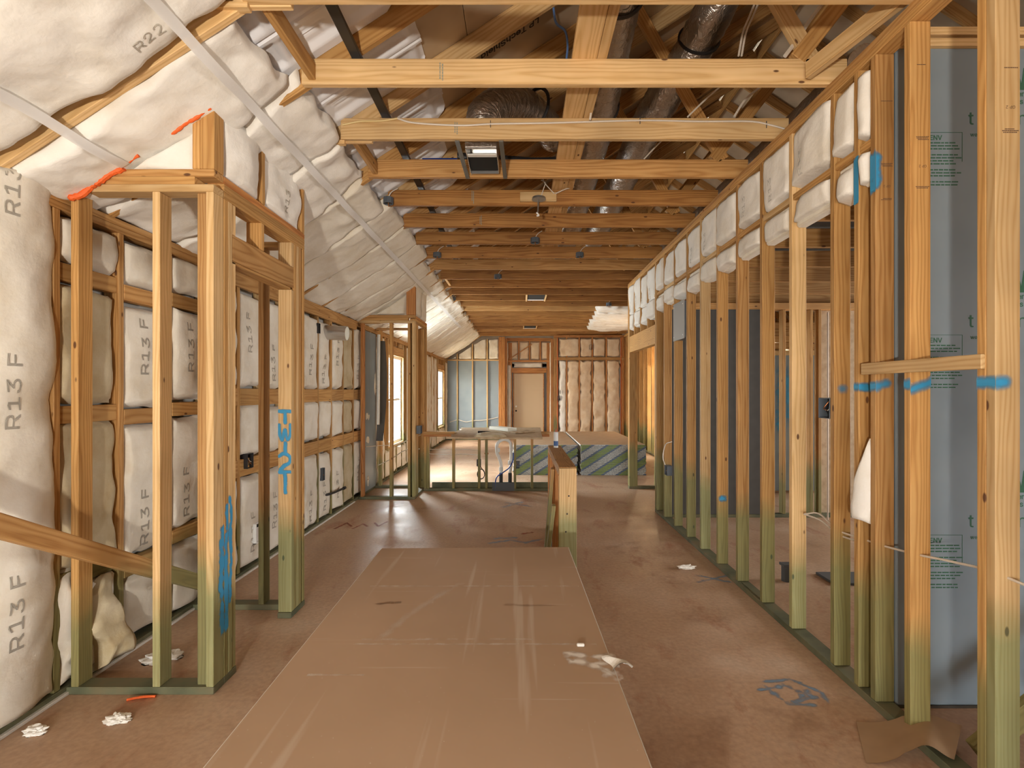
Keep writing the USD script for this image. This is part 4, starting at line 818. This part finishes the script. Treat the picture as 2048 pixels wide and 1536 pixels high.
def ebox(name, label, o, U, V, N, w, h, dp, mat, wires=2, group=None):
    """An electrical box: back, four sides, and wires in it. o is the centre of its open face, N points out of it."""
    e = thing(name, label, 'electrical box', group); U, V, N = (np.asarray(k, float) for k in (U, V, N)); o = np.asarray(o, float)
    t_ = .004; parts = []
    for c_, d_ in ((-N * dp, (w, h, t_)), (U * (w / 2) - N * dp / 2, (t_, h, dp)), (-U * (w / 2) - N * dp / 2, (t_, h, dp)), (V * (h / 2) - N * dp / 2, (w, t_, dp)), (-V * (h / 2) - N * dp / 2, (w, t_, dp))):
        v, f = cbox(d_, .001); parts.append((o + c_ + v @ np.array([U, V, N]), f))
    put('body', (np.vstack([p[0] for p in parts]), np.vstack([p[1] + 24 * i for i, p in enumerate(parts)])), M[mat], e)
    rr = random.Random(int(abs(o.sum()) * 1000))
    for k in range(wires):
        s_ = o + U * rr.uniform(-.3, .3) * w + V * h * .45 - N * dp * .8
        tube('wire', [s_, o + U * rr.uniform(-.3, .3) * w - N * dp * .3, o + U * rr.uniform(-.3, .3) * w - V * h * rr.uniform(0, .3) - N * dp * .1], .0025, M[('copper_wire', 'cable_white', 'black_plastic')[k % 3]], e, sides=5, n=4)
    return e
ebox('electrical_box', 'small dark box on a knee wall stud left of the drain', kp(958, 925, .0), X_, Z_, -Y_, .06, .10, .06, 'black_plastic')
ebox('electrical_box', 'grey box on the knee wall stud right of the drain', kp(1034, 929, .0), X_, Z_, -Y_, .075, .10, .06, 'box_grey')
wc_ = thing('wire_coil', 'coil of black cable hanging in the knee wall', 'cable'); cc = kp(962, 948, .03)
tube('coil', [cc + np.array([.055 * math.cos(t_), .006 * t_ / 3, .075 * math.sin(t_)]) for t_ in np.linspace(0, 18, 60)], .006, M['black_plastic'], wc_, sides=6, n=2); tube('lead', [kp(960, 930, .03), kp(966, 940, .03), cc + [.05, 0, .03]], .005, M['black_plastic'], wc_, sides=6)
for i, (z, lab) in enumerate(((.62, 'upper pale cable strung through the knee wall studs'), (.55, 'lower pale cable strung through the knee wall studs'))):
    c_ = thing('cable', lab, 'cable'); tube('sheath', [(-1.48, KY + .04, z + .02), (-1.2, KY + .05, z), (-.85, KY + .045, z + .005), (-.62, KY + .05, z - .01)], .006, M['cable_white'], c_, sides=6)

# ------------------------------------------------------------------ drywall: near stack used as a table, far stacks
ds = thing('drywall_stack', 'long low stack of brown-backed drywall sheets in the foreground', 'drywall stack')
ang = math.radians(1.25); cx, cyy = -.262, 2.05
Rm = np.eye(4); Rm[:2, :2] = [[math.cos(ang), -math.sin(ang)], [math.sin(ang), math.cos(ang)]]; Rm[:3, 3] = (cx, cyy, 0)
NS = 18; th = .0255; z0_ = .52 - NS * th
for j in range(3): put('dunnage', (cbox((1.15, .09, z0_), .003)[0] + [0, (-1 + j) * .95, z0_ / 2], _CF), M['pine'], ds, mtx=Rm)
for j in range(NS):
    dx, dy = (rng.uniform(-.004, .004), rng.uniform(-.004, .004)) if j < NS - 1 else (0, 0)
    put('sheet', (cbox((1.195, 2.44, th - .001), .002)[0] + [dx, dy, z0_ + (j + .5) * th], _CF), M['gypsum'], ds, mtx=Rm)
top = put('paper_face', (cbox((1.185, 2.43, .0012), .0003)[0] + [0, 0, .5204], _CF), M['drywall_paper'], ds, mtx=Rm)
def topspray(x, y, w, h, strokes, width, mat, **k):
    s_ = spray(ds, (x, y, .5212), X_, Y_, w, h, strokes, width, M[mat], **k); return s_
topspray(.16, 1.72, .20, .28, [[(.03, .22), (.12, .20), (.18, .21)], [(.03, .17), (.19, .15)], [(.10, .16), (.18, .05)], [(.14, .12), (.19, .06)]], .02, 'dust_white', soft=1.0, seed=51, noise=1.3, n=(60, 60), name='gypsum_dust')
topspray(-.62, 1.95, .35, .8, [[(.05, .1), (.15, .4), (.3, .7)]], .02, 'dust_white', soft=1.6, seed=52, noise=.8, strength=.35, name='gypsum_dust')
topspray(-.72, 2.36, .18, .1, [[(.03, .04), (.15, .06)]], .014, 'paint_umber', soft=1.2, seed=53, noise=1.0, strength=.7, name='stain')
topspray(-.1, 2.34, .3, .1, [[(.03, .05), (.27, .04)]], .012, 'paint_umber', soft=1.4, seed=54, noise=1.0, strength=.35, name='stain')
for (x0, x1, y, st_) in ((-.77, .30, 2.62, .4), (-.66, .30, 2.02, .5), (-.64, .05, 2.06, .35), (-.75, -.55, 1.80, .5)): topspray(x0, y - .03, x1 - x0, .06, [[(.0, .03), (x1 - x0, .03)]], .006, 'dust_white', soft=1.5, seed=int(y * 100), noise=1.6, strength=st_, n=(120, 16), name='gypsum_dust')
ch = thing('drywall_chip', 'torn white paper flap curling off the right edge of the foreground drywall', 'drywall scrap')
a, b = np.meshgrid(np.linspace(0, 1, 12), np.linspace(0, 1, 10), indexing='ij')
P = np.stack([.318 + .075 * a * (1 - .3 * b) + .015 * np.sin(b * 5), 1.81 + .11 * b - .05 * a * b, .523 + .035 * np.sin(a * 2.6) * (1 - .5 * b)], -1); put('flap', (np.vstack([P.reshape(-1, 3), P.reshape(-1, 3) + [0, 0, .002]]), np.vstack([grid(12, 10)[:, ::-1], grid(12, 10) + 120])), M['gypsum'], ch, smooth=True)
put('crumb', (cbox((.03, .012, .012), .003)[0] + [.235, 2.0, .5285], _CF), M['gypsum'], ch)

def far_stack(label, x0, x1, y0, y1, zt):
    s_ = thing('drywall_stack', label, 'drywall stack'); n = 20; t_ = zt / n; r3 = random.Random(int(x0 * 100) + 7)
    for j in range(n):
        dx = r3.uniform(-.012, .012)
        box('sheet', (x0 + dx, y0 + .012, j * t_ + (.0 if j else 0)), (x1 + dx, y1, (j + 1) * t_ - .002), M['gypsum'], s_, c=.002)
        box('end_tape', (x0 + dx, y0 + r3.uniform(-.003, .003), j * t_ + .001), (x1 + dx, y0 + .0115, (j + 1) * t_ - .006), M['tape_print'], s_, c=.001)
    box('top_face', (x0 + .004, y0 + .02, zt - .0015), (x1 - .004, y1 - .004, zt + .0005), M['kraft'], s_, c=0)
far_stack('left of the two far drywall stacks with green and blue end tape', -.13, 1.03, 9.27, 12.3, .545)
far_stack('right of the two far drywall stacks, half behind the corridor studs', 1.085, 2.26, 9.24, 12.28, .55)
cn = thing('caulk_tube', 'white and blue printed caulk tube standing on the far end of the pony wall', 'caulk tube')
def lathe(pts, sec=20): return trimesh.creation.revolve(np.array(pts), sections=sec)
g = lathe([(0, 0), (.024, 0), (.024, .16), (.021, .165), (0, .165)]); g.apply_translation([.375, 5.42, .9215]); put('body', g, M['canister'], cn, smooth=30)
g = lathe([(.0243, .02), (.0246, .02), (.0246, .07), (.0243, .07)]); g.apply_translation([.375, 5.42, .9215]); put('label_band', g, M['box_blue'], cn, smooth=30)
g = lathe([(0, .165), (.008, .165), (.004, .20), (0, .205)]); g.apply_translation([.375, 5.42, .9215]); put('nozzle', g, M['pex_red'], cn, smooth=30)
lettering(cn, 'ZKX', (.375 - .011, 5.42 - .0252, .995), Z_, -X_, .014, M['ink_black'], bold=True) if False else None

# ------------------------------------------------------------------ attic services
dk = thing('air_duct', 'wide silver flexible duct running along the middle of the attic', 'duct')
tube('duct', [(.55, 1.2, 3.99), (.58, 2.6, 4.0), (.60, 3.6, 3.86), (.62, 4.4, 3.72), (.63, 5.6, 3.66), (.64, 8, 3.6)], .155, M['foil'], dk, sides=28, n=26, wrinkle=.07, seed=3)
for y, x, z in ((3.1, .59, 3.94), (4.05, .612, 3.78)): tube('duct_strap', [(x + .162 * math.cos(t_), y, z + .162 * math.sin(t_)) for t_ in np.linspace(0, 6.2832, 24)], .012, M['black_plastic'], dk, sides=6, n=2, caps=False)
dk = thing('air_duct', 'silver flexible duct to the right of the middle duct, tagged with a white label', 'duct')
tube('duct', [(1.75, 2.3, 5.0), (1.56, 3.2, 4.62), (1.36, 3.9, 4.2), (1.12, 4.4, 3.86), (1.05, 5.2, 3.70), (1.0, 7, 3.6)], .145, M['foil'], dk, sides=28, n=26, wrinkle=.07, seed=4)
tube('duct_strap', [(1.36 + .15 * math.cos(t_), 3.9 + .06 * math.sin(t_), 4.2 + .15 * math.sin(t_)) for t_ in np.linspace(0, 6.2832, 24)], .012, M['black_plastic'], dk, sides=6, n=2, caps=False)
box('tag', (1.30, 3.745, 4.10), (1.33, 3.75, 4.2), M['white_plastic'], dk)
dk = thing('air_duct', 'bent silver duct branching left behind the second joist', 'duct')
tube('duct', [(.5, 5.2, 3.75), (.30, 4.35, 3.80), (.05, 3.95, 3.72), (-.16, 3.78, 3.52), (-.275, 3.73, 3.36)], [.15] * 105, M['foil'], dk, sides=28, n=26, wrinkle=.08, seed=5) if False else tube('duct', [(.30, 4.75, 3.86), (.20, 4.4, 3.84), (.02, 4.06, 3.79), (-.16, 3.84, 3.67), (-.265, 3.735, 3.53), (-.275, 3.73, 3.45), (-.275, 3.73, 3.38)], .12, M['foil'], dk, sides=28, n=26, wrinkle=.08, seed=5)
tube('duct_strap', [(.12 + .10 * math.cos(t_), 4.12 - .10 * math.cos(t_), 3.80 + .147 * math.sin(t_)) for t_ in np.linspace(0, 6.2832, 24)], .013, M['black_plastic'], dk, sides=6, n=2, caps=False)
dk = thing('air_duct', 'silver duct lying low along the top of the right wall', 'duct')
tube('duct', [(1.98, 2.9, 3.36), (1.95, 4, 3.35), (1.95, 5, 3.35), (1.95, 6.5, 3.35), (1.95, 8, 3.35)], .13, M['foil'], dk, sides=24, n=26, wrinkle=.08, seed=6)
rg = thing('supply_register', 'galvanised supply boot hung on two steel hangers between the joists', 'air register')
y0, y1 = JY(2) + T, JY(3)
for x in (-.425, -.13): board('hanger_bar', (x, y0 - .02, ZJ - .006), (x + .01, y1 + .01, ZJ - .006), .03, .010, X_, M['steel_dull'], rg, c=.001)
xa, xb, za = -.385, -.165, 3.36
for lo, hi in (((xa, y0 + .10, ZJ), (xa + .004, y1 - .06, za)), ((xb - .004, y0 + .10, ZJ), (xb, y1 - .06, za)), ((xa, y1 - .064, ZJ), (xb, y1 - .06, za)), ((xa, y0 + .10, ZJ), (xb, y0 + .104, za)), ((xa, y0 + .10, za), (xb, y1 - .06, za + .004))): box('boot_side', lo, hi, M['sheet_metal'], rg, c=.0005)
box('foil_tape', (xa, y0 + .092, ZJ + .01), (xb, y0 + .099, za - .03), M['foil'], rg); box('damper_edge', (xa + .005, y0 + .20, ZJ + .006), (xb - .005, y0 + .245, ZJ + .012), M['white_plastic'], rg)
box('inner_lining', (xa + .006, y0 + .26, ZJ + .02), (xb - .006, y1 - .07, ZJ + .03), M['dark_void'], rg)
# line set
ln = thing('refrigerant_line', 'black foam-wrapped line lying on top of the joists', 'pipe'); tube('sleeve', [(-.50, 4.05, ZJ + S6 + .03), (-.1, 4.12, ZJ + S6 + .035), (.12, 4.14, ZJ + S6 + .03), (.30, 4.12, ZJ + S6 + .028)], .035, M['black_plastic'], ln, sides=12)
ln = thing('water_line', 'blue water line crossing the joists beside the supply boot', 'pipe'); tube('pipe', [(-.78, 4.08, ZJ + S6 + .02), (-.5, 4.2, ZJ + S6 + .075), (-.1, 4.25, ZJ + S6 + .095), (.15, 4.3, ZJ + S6 + .08)], .014, M['pex_blue'], ln, sides=10)
bs = thing('steel_bar', 'long black bar running under the rafters on the left', 'bar'); bbox_board('bar', (-.935, 1.6, ZJ + .16), (-.880, 8.4, ZJ + .185), M['black_plastic'], bs)
def cable(lab, pts, r=.006, mat='cable_white', name='cable', cat='cable'):
    c_ = thing(name, lab, cat); tube('sheath', pts, r, M[mat], c_, sides=6); return c_
yj = JY(2) - .006
def jx(px, py, Y=yj): return ((px - 1041) * Y / 1024, Y, 1.52 - (py - 782) * Y / 1024)
cable('yellow cable stapled to the left end of the third joist', [jx(685, 250), jx(720, 243), jx(760, 242), jx(795, 237)], mat='cable_yellow')
cc_ = cable('long white cable stapled along the face of the third joist', [jx(795, 237), jx(830, 246), jx(920, 251), jx(985, 248), jx(1100, 246), jx(1280, 241), jx(1400, 243), jx(1500, 243), jx(1540, 250), jx(1570, 258)])
for px, py in ((981, 248), (1280, 241), (1533, 249)): box('staple', np.array(jx(px, py + 7)) - [.002, .004, 0], np.array(jx(px, py - 7)) + [.002, .004, 0], M['steel_dull'], cc_)
cable('blue cable dangling in the attic near the middle', [jx(1106, 10, 3.5), jx(1112, 45, 3.5), jx(1130, 62, 3.5), jx(1135, 90, 3.5), jx(1133, 118, 3.5)], r=.008, mat='cable_blue')
cable('white cable hanging down the side of the middle duct', [jx(1228, 5, 2.93), jx(1222, 45, 2.93), jx(1212, 80, 2.95), jx(1203, 112, 3.0), jx(1186, 200, 3.32), jx(1180, 240, 3.36)], r=.008)
cable('pair of white cables running down in front of the right duct', [jx(1512, 0, 3.2), jx(1500, 30, 3.2), jx(1486, 65, 3.2), jx(1477, 112, 3.2)], r=.007); cable('white cable beside the cable pair over the second joist', [jx(1519, 0, 3.2), jx(1507, 30, 3.2), jx(1492, 65, 3.2), jx(1483, 112, 3.2)], r=.007)
cable('white cable lying along the edge of the rising truss web', [jx(1650, 0, 2.83), jx(1620, 40, 2.83), jx(1590, 85, 2.83), jx(1570, 112, 2.82)], r=.012)
cable('slanted white cable between the second and third joists, left one', [jx(1450, 165, 3.45), jx(1410, 200, 3.45), jx(1375, 234, 3.45)], r=.006); cable('slanted white cable between the second and third joists, right one', [jx(1525, 170, 3.45), jx(1490, 200, 3.45), jx(1468, 234, 3.45)], r=.008)
cable('slanted white cable between the third and fourth joists', [jx(1330, 275, 4.07), jx(1305, 300, 4.07), jx(1288, 318, 4.07)], r=.006)
# ceiling boxes on the joists
def ceil_box(label, px, k, mat, r=.048, name='ceiling_box', drop=.0):
    Y = JY(k) - .02; x = (px - 1041) * Y / 1024
    e = thing(name, label, 'electrical box', None); g = lathe([(0, .055), (r, .055), (r * 1.03, .0), (r * .9, .0), (r * .88, .05), (0, .05)], 8); g.apply_translation([x, Y - r - .0 + .02, ZJ - .004 + drop]); put('body', g, M[mat], e)
    box('bracket', (x - .02, Y + .0, ZJ), (x + .02, Y + .02, ZJ + .06), M['steel_dull'], e); tube('wire', [(x, Y - .03, ZJ + .05), (x + .03, Y - .03, ZJ + .1), (x + .08, Y - .01, ZJ + .14)], .005, M['cable_white'], e, sides=6)
    g2 = lathe([(0, .012), (r * .86, .012), (r * .86, .016), (0, .016)], 8); g2.apply_translation([x, Y - r + .02, ZJ - .004 + drop]); put('plate', g2, M['dark_void'], e)
    tube('lead', [(x, Y - r + .02, ZJ + .01), (x + .005, Y - r + .02, ZJ - .03)], .004, M['copper_wire'], e, sides=5); return e
ceil_box('dark box on the seventh joist near the middle of the ceiling', 1070, 6, 'box_grey', .052)
ceil_box('dark round box at the left end of the eighth joist', 875, 7, 'box_grey', .05); ceil_box('dark box at the right of the eighth joist', 1159, 7, 'box_grey', .05)
ceil_box('dark box on a far joist left of the middle', 996, 9, 'box_grey', .055); ceil_box('dark box on a far joist at the slope edge', 906, 12, 'box_grey', .055)
ceil_box('dark box far down the ceiling at the right', 1217, 13, 'box_grey', .055)
ceil_box('grey round box at the left end of the fifth joist, close to the sloped insulation', 876 - 98, 4, 'box_grey', .045)
fan = thing('fan_box', 'round metal fan box with a hanging hook below its pine block', 'fan box'); Y = JY(4) - .018; x = (1077 - 1041) * Y / 1024
board('mount_block', (-.0 + (1040 - 1041) * Y / 1024, Y + .0, ZJ + .067), ((1113 - 1041) * Y / 1024, Y, ZJ + .067), .085, .03, Z_, M['pine_pale'], fan)
g = lathe([(0, .02), (.058, .02), (.062, .0), (0, .0)], 24); g.apply_translation([x, Y - .075, ZJ + .015]); put('pan', g, M['steel'], fan, smooth=30)
box('pan_strap', (x - .012, Y - .08, ZJ + .03), (x + .012, Y - .01, ZJ + .04), M['steel'], fan)
tube('hook_rod', [(x - .005, Y - .08, ZJ + .02), (x - .006, Y - .08, ZJ - .05), (x - .01, Y - .08, ZJ - .10)], .007, M['steel'], fan, sides=8); tube('wire_nut', [(x - .02, Y - .08, ZJ - .10), (x + .0, Y - .08, ZJ - .125), (x - .02, Y - .08, ZJ - .13)], .007, M['white_plastic'], fan, sides=6)
tube('wire', [(x + .01, Y + .0, ZJ + .03), (x + .04, Y - .02, ZJ + .12), (x + .06, Y - .02, ZJ + .19), (x + .03, Y + .1, ZJ + .26)], .005, M['cable_white'], fan, sides=6); tube('wire', [(x + .14, Y - .02, ZJ + .09), (x + .06, Y - .02, ZJ + .18), (x + .03, Y, ZJ + .26)], .005, M['cable_white'], fan, sides=6); tube('wire', [(x + .15, Y - .02, ZJ + .09), (x + .24, Y - .02, ZJ + .13), (x + .32, Y, ZJ + .16)], .006, M['cable_white'], fan, sides=6)
def far_register(label, px, k):
    e = thing('ceiling_register', label, 'air register'); y0, y1 = JY(k) + T, JY(k + 1); Y = y0; x = (px - 1041) * (y0 + .3) / 1024
    for dx in (-.17, .17): board('hanger_bar', (x + dx, y0 - .03, ZJ - .006), (x + dx, y1 + .03, ZJ - .006), .03, .01, X_, M['pine_pale'], e)
    box('boot', (x - .15, y0 + .02, ZJ), (x + .15, y1 - .02, ZJ + .02), M['dark_void'], e); box('boot_flange', (x - .15, y1 - .10, ZJ - .004), (x + .15, y1 - .02, ZJ), M['white_plastic'], e)
far_register('framed supply opening in the middle of the far ceiling', 1072, 11); far_register('small framed supply opening near the far wall', 1060, 18)

# ------------------------------------------------------------------ straps across the sloped batts
def strap(label, x0, pts, name='strap'):
    s_ = thing(name, label, 'strap'); a, b = np.meshgrid(np.arange(len(pts)), [-.024, .024], indexing='ij')
    L = []
    for (y, d_) in pts:
        for w in (-.024, .024):
            L.append(np.array([x0 + w * SU[0], y, slope_z(x0 + w * SU[0])]) + SN * d_)
    L = np.array(L); n = len(pts); f = grid(n, 2); put('webbing', (np.vstack([L, L - SN * .002]), np.vstack([f, f[:, ::-1] + len(L)])), M['strap'], s_, smooth=True)
strap('upper white plastic strap across the sloped insulation', -1.43, [(y, .060 + .014 * math.sin((y - 2.2) * 10.3) if y < 5 else .05) for y in np.linspace(.6, 12.0, 90)])
strap('lower white plastic strap across the sloped insulation, tail hanging by the closet plate', -1.99, [(y, .062 + .012 * math.sin((y - 2.2) * 10.3)) for y in np.linspace(.6, 2.42, 24)] + [(2.50, .06), (2.54, .055)])

# ------------------------------------------------------------------ small things on the walls
ebox('electrical_box', 'dark outlet box on the insulated wall seen through the near closet door', (XL + .035, 4.26, .94), Y_, Z_, X_, .09, .12, .07, 'black_plastic', wires=3)
ebox('electrical_box', 'narrow dark box high on the left wall beside the exhaust duct', (XL + .035, 5.72, 2.22), Y_, Z_, X_, .05, .11, .05, 'black_plastic', wires=1)
ebox('electrical_box', 'narrow dark box low on the left wall near the black pipe', (XL + .035, 5.85, .57), Y_, Z_, X_, .055, .14, .05, 'box_grey', wires=1)
ebox('electrical_box', 'round dark box on the corner post of the second closet', (-1.478 + .066, 7.30, .97), Y_, Z_, X_, .10, .11, .06, 'box_grey', wires=1)
ebox('electrical_box', 'dark box on the right wall stud in the corridor opening', (XR + .10, 6.30, 1.40), Y_, Z_, -X_, .1, .12, .06, 'box_grey', wires=3)
ebox('electrical_box', 'wide grey box between studs at switch height on the right wall', ((1645 - 1041) * 3.19 / 1024 - .03, 3.16 - .08, 1.41), X_, Z_, -Y_, .06, .105, .06, 'box_grey', wires=3) if False else ebox('electrical_box', 'wide grey box fixed to a right wall stud at switch height', (1.688, 2.85, 1.425), Y_, Z_, -X_, .10, .11, .06, 'box_grey', wires=3)
ebox('electrical_box', 'grey outlet box low on a far stud of the right wall', (XR - .002, 5.95, .60), Y_, Z_, -X_, .10, .11, .06, 'box_grey', wires=1)
wb = thing('washer_box', 'white plastic supply box low on the left wall inside the closet', 'supply box'); xw = XL + .03
for lo, hi in (((xw, 4.30, .23), (xw + .006, 4.46, .40)), ((xw, 4.30, .23), (xw + .03, 4.31, .40)), ((xw, 4.45, .23), (xw + .03, 4.46, .40)), ((xw, 4.30, .23), (xw + .03, 4.46, .24))): box('body', lo, hi, M['white_plastic'], wb)
box('knockout', (xw + .006, 4.33, .36), (xw + .010, 4.41, .385), M['dark_void'], wb)
for y, z in ((4.292, .26), (4.468, .26), (4.292, .37), (4.468, .37)): box('mount_tab', (xw, y - .012, z - .01), (xw + .008, y + .012, z + .01), M['white_plastic'], wb)
pp = thing('stub_pipe', 'black pipe stub poking out of the left wall near the floor', 'pipe'); tube('pipe', [(XL - .02, 5.9, .31), (XL + .05, 6.05, .31), (XL + .09, 6.35, .315)], .014, M['black_plastic'], pp); tube('cap', [(XL + .09, 6.33, .315), (XL + .093, 6.38, .316)], .02, M['black_plastic'], pp)
ex = thing('exhaust_duct', 'galvanised round duct end sticking out high on the left wall', 'duct'); g = lathe([(.0, .0), (.085, .0), (.085, .31), (.079, .31), (.079, .02), (0, .02)], 28)
g.apply_transform(trimesh.transformations.rotation_matrix(math.radians(93), [0, 1, 0])); g.apply_translation([XL - .06, 6.0, 2.21]); put('shell', g, M['sheet_metal'], ex, smooth=30)
g = lathe([(0, .0), (.079, .0), (.079, .004), (0, .004)], 28); g.apply_translation([0, 0, .303]); g.apply_transform(trimesh.transformations.rotation_matrix(math.radians(93), [0, 1, 0])); g.apply_translation([XL - .06, 6.0, 2.21]); put('end_cap', g, M['foam_white'], ex, smooth=30)
pn = thing('breaker_panel', 'flat grey breaker panel set between two studs of the right wall', 'electrical panel'); box('cover', (XR - .02, 5.235, 2.06), (XR - .012, 5.60, 2.46), M['panel_grey'], pn); box('cabinet', (XR - .012, 5.25, 2.07), (XR + .08, 5.59, 2.45), M['box_grey'], pn)
for y in (5.27, 5.57):
    for z in (2.10, 2.42): box('screw', (XR - .023, y - .006, z - .006), (XR - .02, y + .006, z + .006), M['white_plastic'], pn)
cable('dark blue conduit rising above the breaker panel', [(XR + .045, 5.30, 2.46), (XR + .045, 5.30, 2.70)], r=.02, mat='box_blue', cat='conduit')
RC = [(XR + .045, 5.9 - .0, .62)]
cable('pale cable strung through the lower right wall studs', [(1.73, 3.12, .77), (1.75, 3.0, .80), (1.735, 2.80, .76), (1.735, 2.6, .77), (1.735, 2.45, .78), (1.735, 2.24, .805), (1.735, 2.05, .835), (1.735, 1.86, .855), (1.735, 1.5, .84)], r=.005); cable('second pale cable drooping between the lower right wall studs', [(1.74, 3.14, .765), (1.76, 3.0, .76), (1.74, 2.80, .735), (1.735, 2.6, .75)], r=.005)
cable('white cable hanging from the low grey outlet box', [(XR - .01, 5.95, .66), (XR - .03, 5.97, .75), (XR - .02, 5.9, .9), (XR + .01, 5.75, .95)], r=.005)
cable('thin white pipe standing by the side room partition', [(3.63, 6.05, .0), (3.63, 6.05, 1.3), (3.63, 6.05, 2.45)], r=.008, mat='cable_white', name='pipe', cat='pipe')
ebox('electrical_box', 'black box in the upper insulation of the far wall', (2.10, YR - .035, 2.83), X_, Z_, -Y_, .09, .13, .05, 'black_plastic', wires=1)
ebox('electrical_box', 'black box beside the white batt of the far wall, upper of two', (1.225, YR - .035, 1.49), X_, Z_, -Y_, .08, .10, .05, 'black_plastic', wires=1)
ebox('electrical_box', 'black box beside the white batt of the far wall, lower of two', (1.16, YR - .035, 1.31), X_, Z_, -Y_, .12, .12, .05, 'black_plastic', wires=2)
cable('white cable looping across the far grey sheathing', [(-2.2, YF + .03, .55), (-1.95, YF + .03, .62), (-1.7, YF + .03, .56), (-1.45, YF + .03, .60), (-1.1, YF + .03, .62), (-.7, YF + .03, .70)], r=.012)
cable('upper cable strung through the second closet', [(XL + .06, 7.35, .72), (-2.1, 7.7, .70), (-1.9, 7.9, .70), (-1.5, 7.7, .86)], r=.006); cable('lower cable strung through the second closet', [(XL + .06, 8.0, .36), (-2.0, 7.95, .47), (-1.75, 7.8, .62), (-1.5, 7.6, .66)], r=.007)
wvp = thing('pipe', 'pale pipe standing inside the second closet', 'pipe'); tube('pipe', [(-2.12, 7.62, 1.02), (-2.11, 7.62, 2.36)], .024, M['pvc_white'], wvp, sides=12)
iw = thing('insulation_scrap', 'white tuft of insulation caught between two near right wall studs', 'insulation scrap'); batt(iw, (XR - .004, 2.595, .86), -Y_, Z_, -X_, .12, .42, depth=.01, bulge=.02, rough=.02, seed=840, hf=lambda u: .42 if u > .1 else .12 + 2.6 * u, edge=.02, mat=M['insulation_white'], name='tuft')
br = tag(board('brace_plank', (-2.055, 1.55, 1.245), (-2.12, 3.42, .235), S4, T, Z_, M['pine_honey'], '/World'), 'diagonal dark-edged pine brace leaning across the lower left wall', 'brace')
for s_ in (0, 1): spray(stage.GetPrimAtPath('/World/brace_plank'), (0, 0, 0), X_, Y_, .01, .01, [[(0, 0), (.01, .01)]], .01, M['gap_dark']) if False else None

kp_ = thing('kraft_paper', 'curled sheet of brown kraft paper on the floor by the right wall', 'paper')
a, b = np.meshgrid(np.linspace(0, 1, 30), np.linspace(0, 1, 20), indexing='ij')
kxA, kxB = np.array([1.41, 2.09]), np.array([1.54, 2.35]); kxC, kxD = np.array([1.72, 2.03]), np.array([1.93, 2.24])
xy = (kxA * (1 - b[..., None]) + kxB * b[..., None]) * (1 - a[..., None]) + (kxC * (1 - b[..., None]) + kxD * b[..., None]) * a[..., None]
zz = .004 + .05 * np.clip(a / .45, 0, 1) ** 2 + .05 * np.exp(-((a - .7) / .2) ** 2) * (1 - .4 * b)
P = np.concatenate([xy, zz[..., None]], -1); put('sheet', (np.vstack([P.reshape(-1, 3), P.reshape(-1, 3) - [0, 0, .0015]]), np.vstack([grid(30, 20), grid(30, 20)[:, ::-1] + 600])), M['kraft'], kp_, smooth=True)
kb = thing('kick_brace', 'short pine brace slanting up behind the rightmost near stud', 'brace'); board('brace', (1.83, 2.06, .07), (2.40, 2.06, .52), S4, T, Z_, M['pine_honey'], kb); 
def scrap(label, x, y, w, h, seed_, z=.0, mat='insulation_white', cat='insulation scrap', name='insulation_scrap'):
    s_ = thing(name, label, cat); g = trimesh.creation.icosphere(4); v = np.array(g.vertices); n_ = meshkit.fbm(v * 2.3 + seed_, 4, seed_) - .5
    v = v * (1 + 1.5 * n_)[:, None]; v = v * [w * .55, h * .55, .022]; v[:, 2] = np.maximum(v[:, 2], -.006); v += [x + w / 2, y + h / 2, z + .007]
    put('tuft', (v, np.array(g.faces)), M[mat], s_, smooth=True)
scrap('white tuft on the floor inside the near closet', -2.12, 2.85, .16, .12, 851); scrap('small white tuft on the floor before the near closet', -1.90, 2.33, .09, .06, 852); scrap('white paper scrap on the floor beside the right wall', 1.36, 4.36, .12, .05, 853); scrap('pale scrap on the floor at the foot of the left wall', -2.2, 2.25, .08, .05, 854)
fo = thing('foam_drip', 'orange foam drip on the floor before the near closet', 'foam drip'); tube('drip', [(-1.93, 2.51, .006), (-1.87, 2.53, .008), (-1.81, 2.54, .006)], .006, M['foam_orange'], fo)
bx = thing('floor_block', 'small dark pipe stub standing on the side room floor', 'pipe'); tube('stub', [(2.13, 4.1, 0), (2.13, 4.1, .13)], .04, M['slate_metal'], bx, sides=8); box('flange', (2.09, 4.06, .12), (2.19, 4.14, .14), M['slate_metal'], bx)
fp = tag(box('floor_plate', (2.45, 4.0, .0), (2.85, 4.25, .02), M['slate_metal']), 'flat dark plate lying on the side room floor', 'plate')
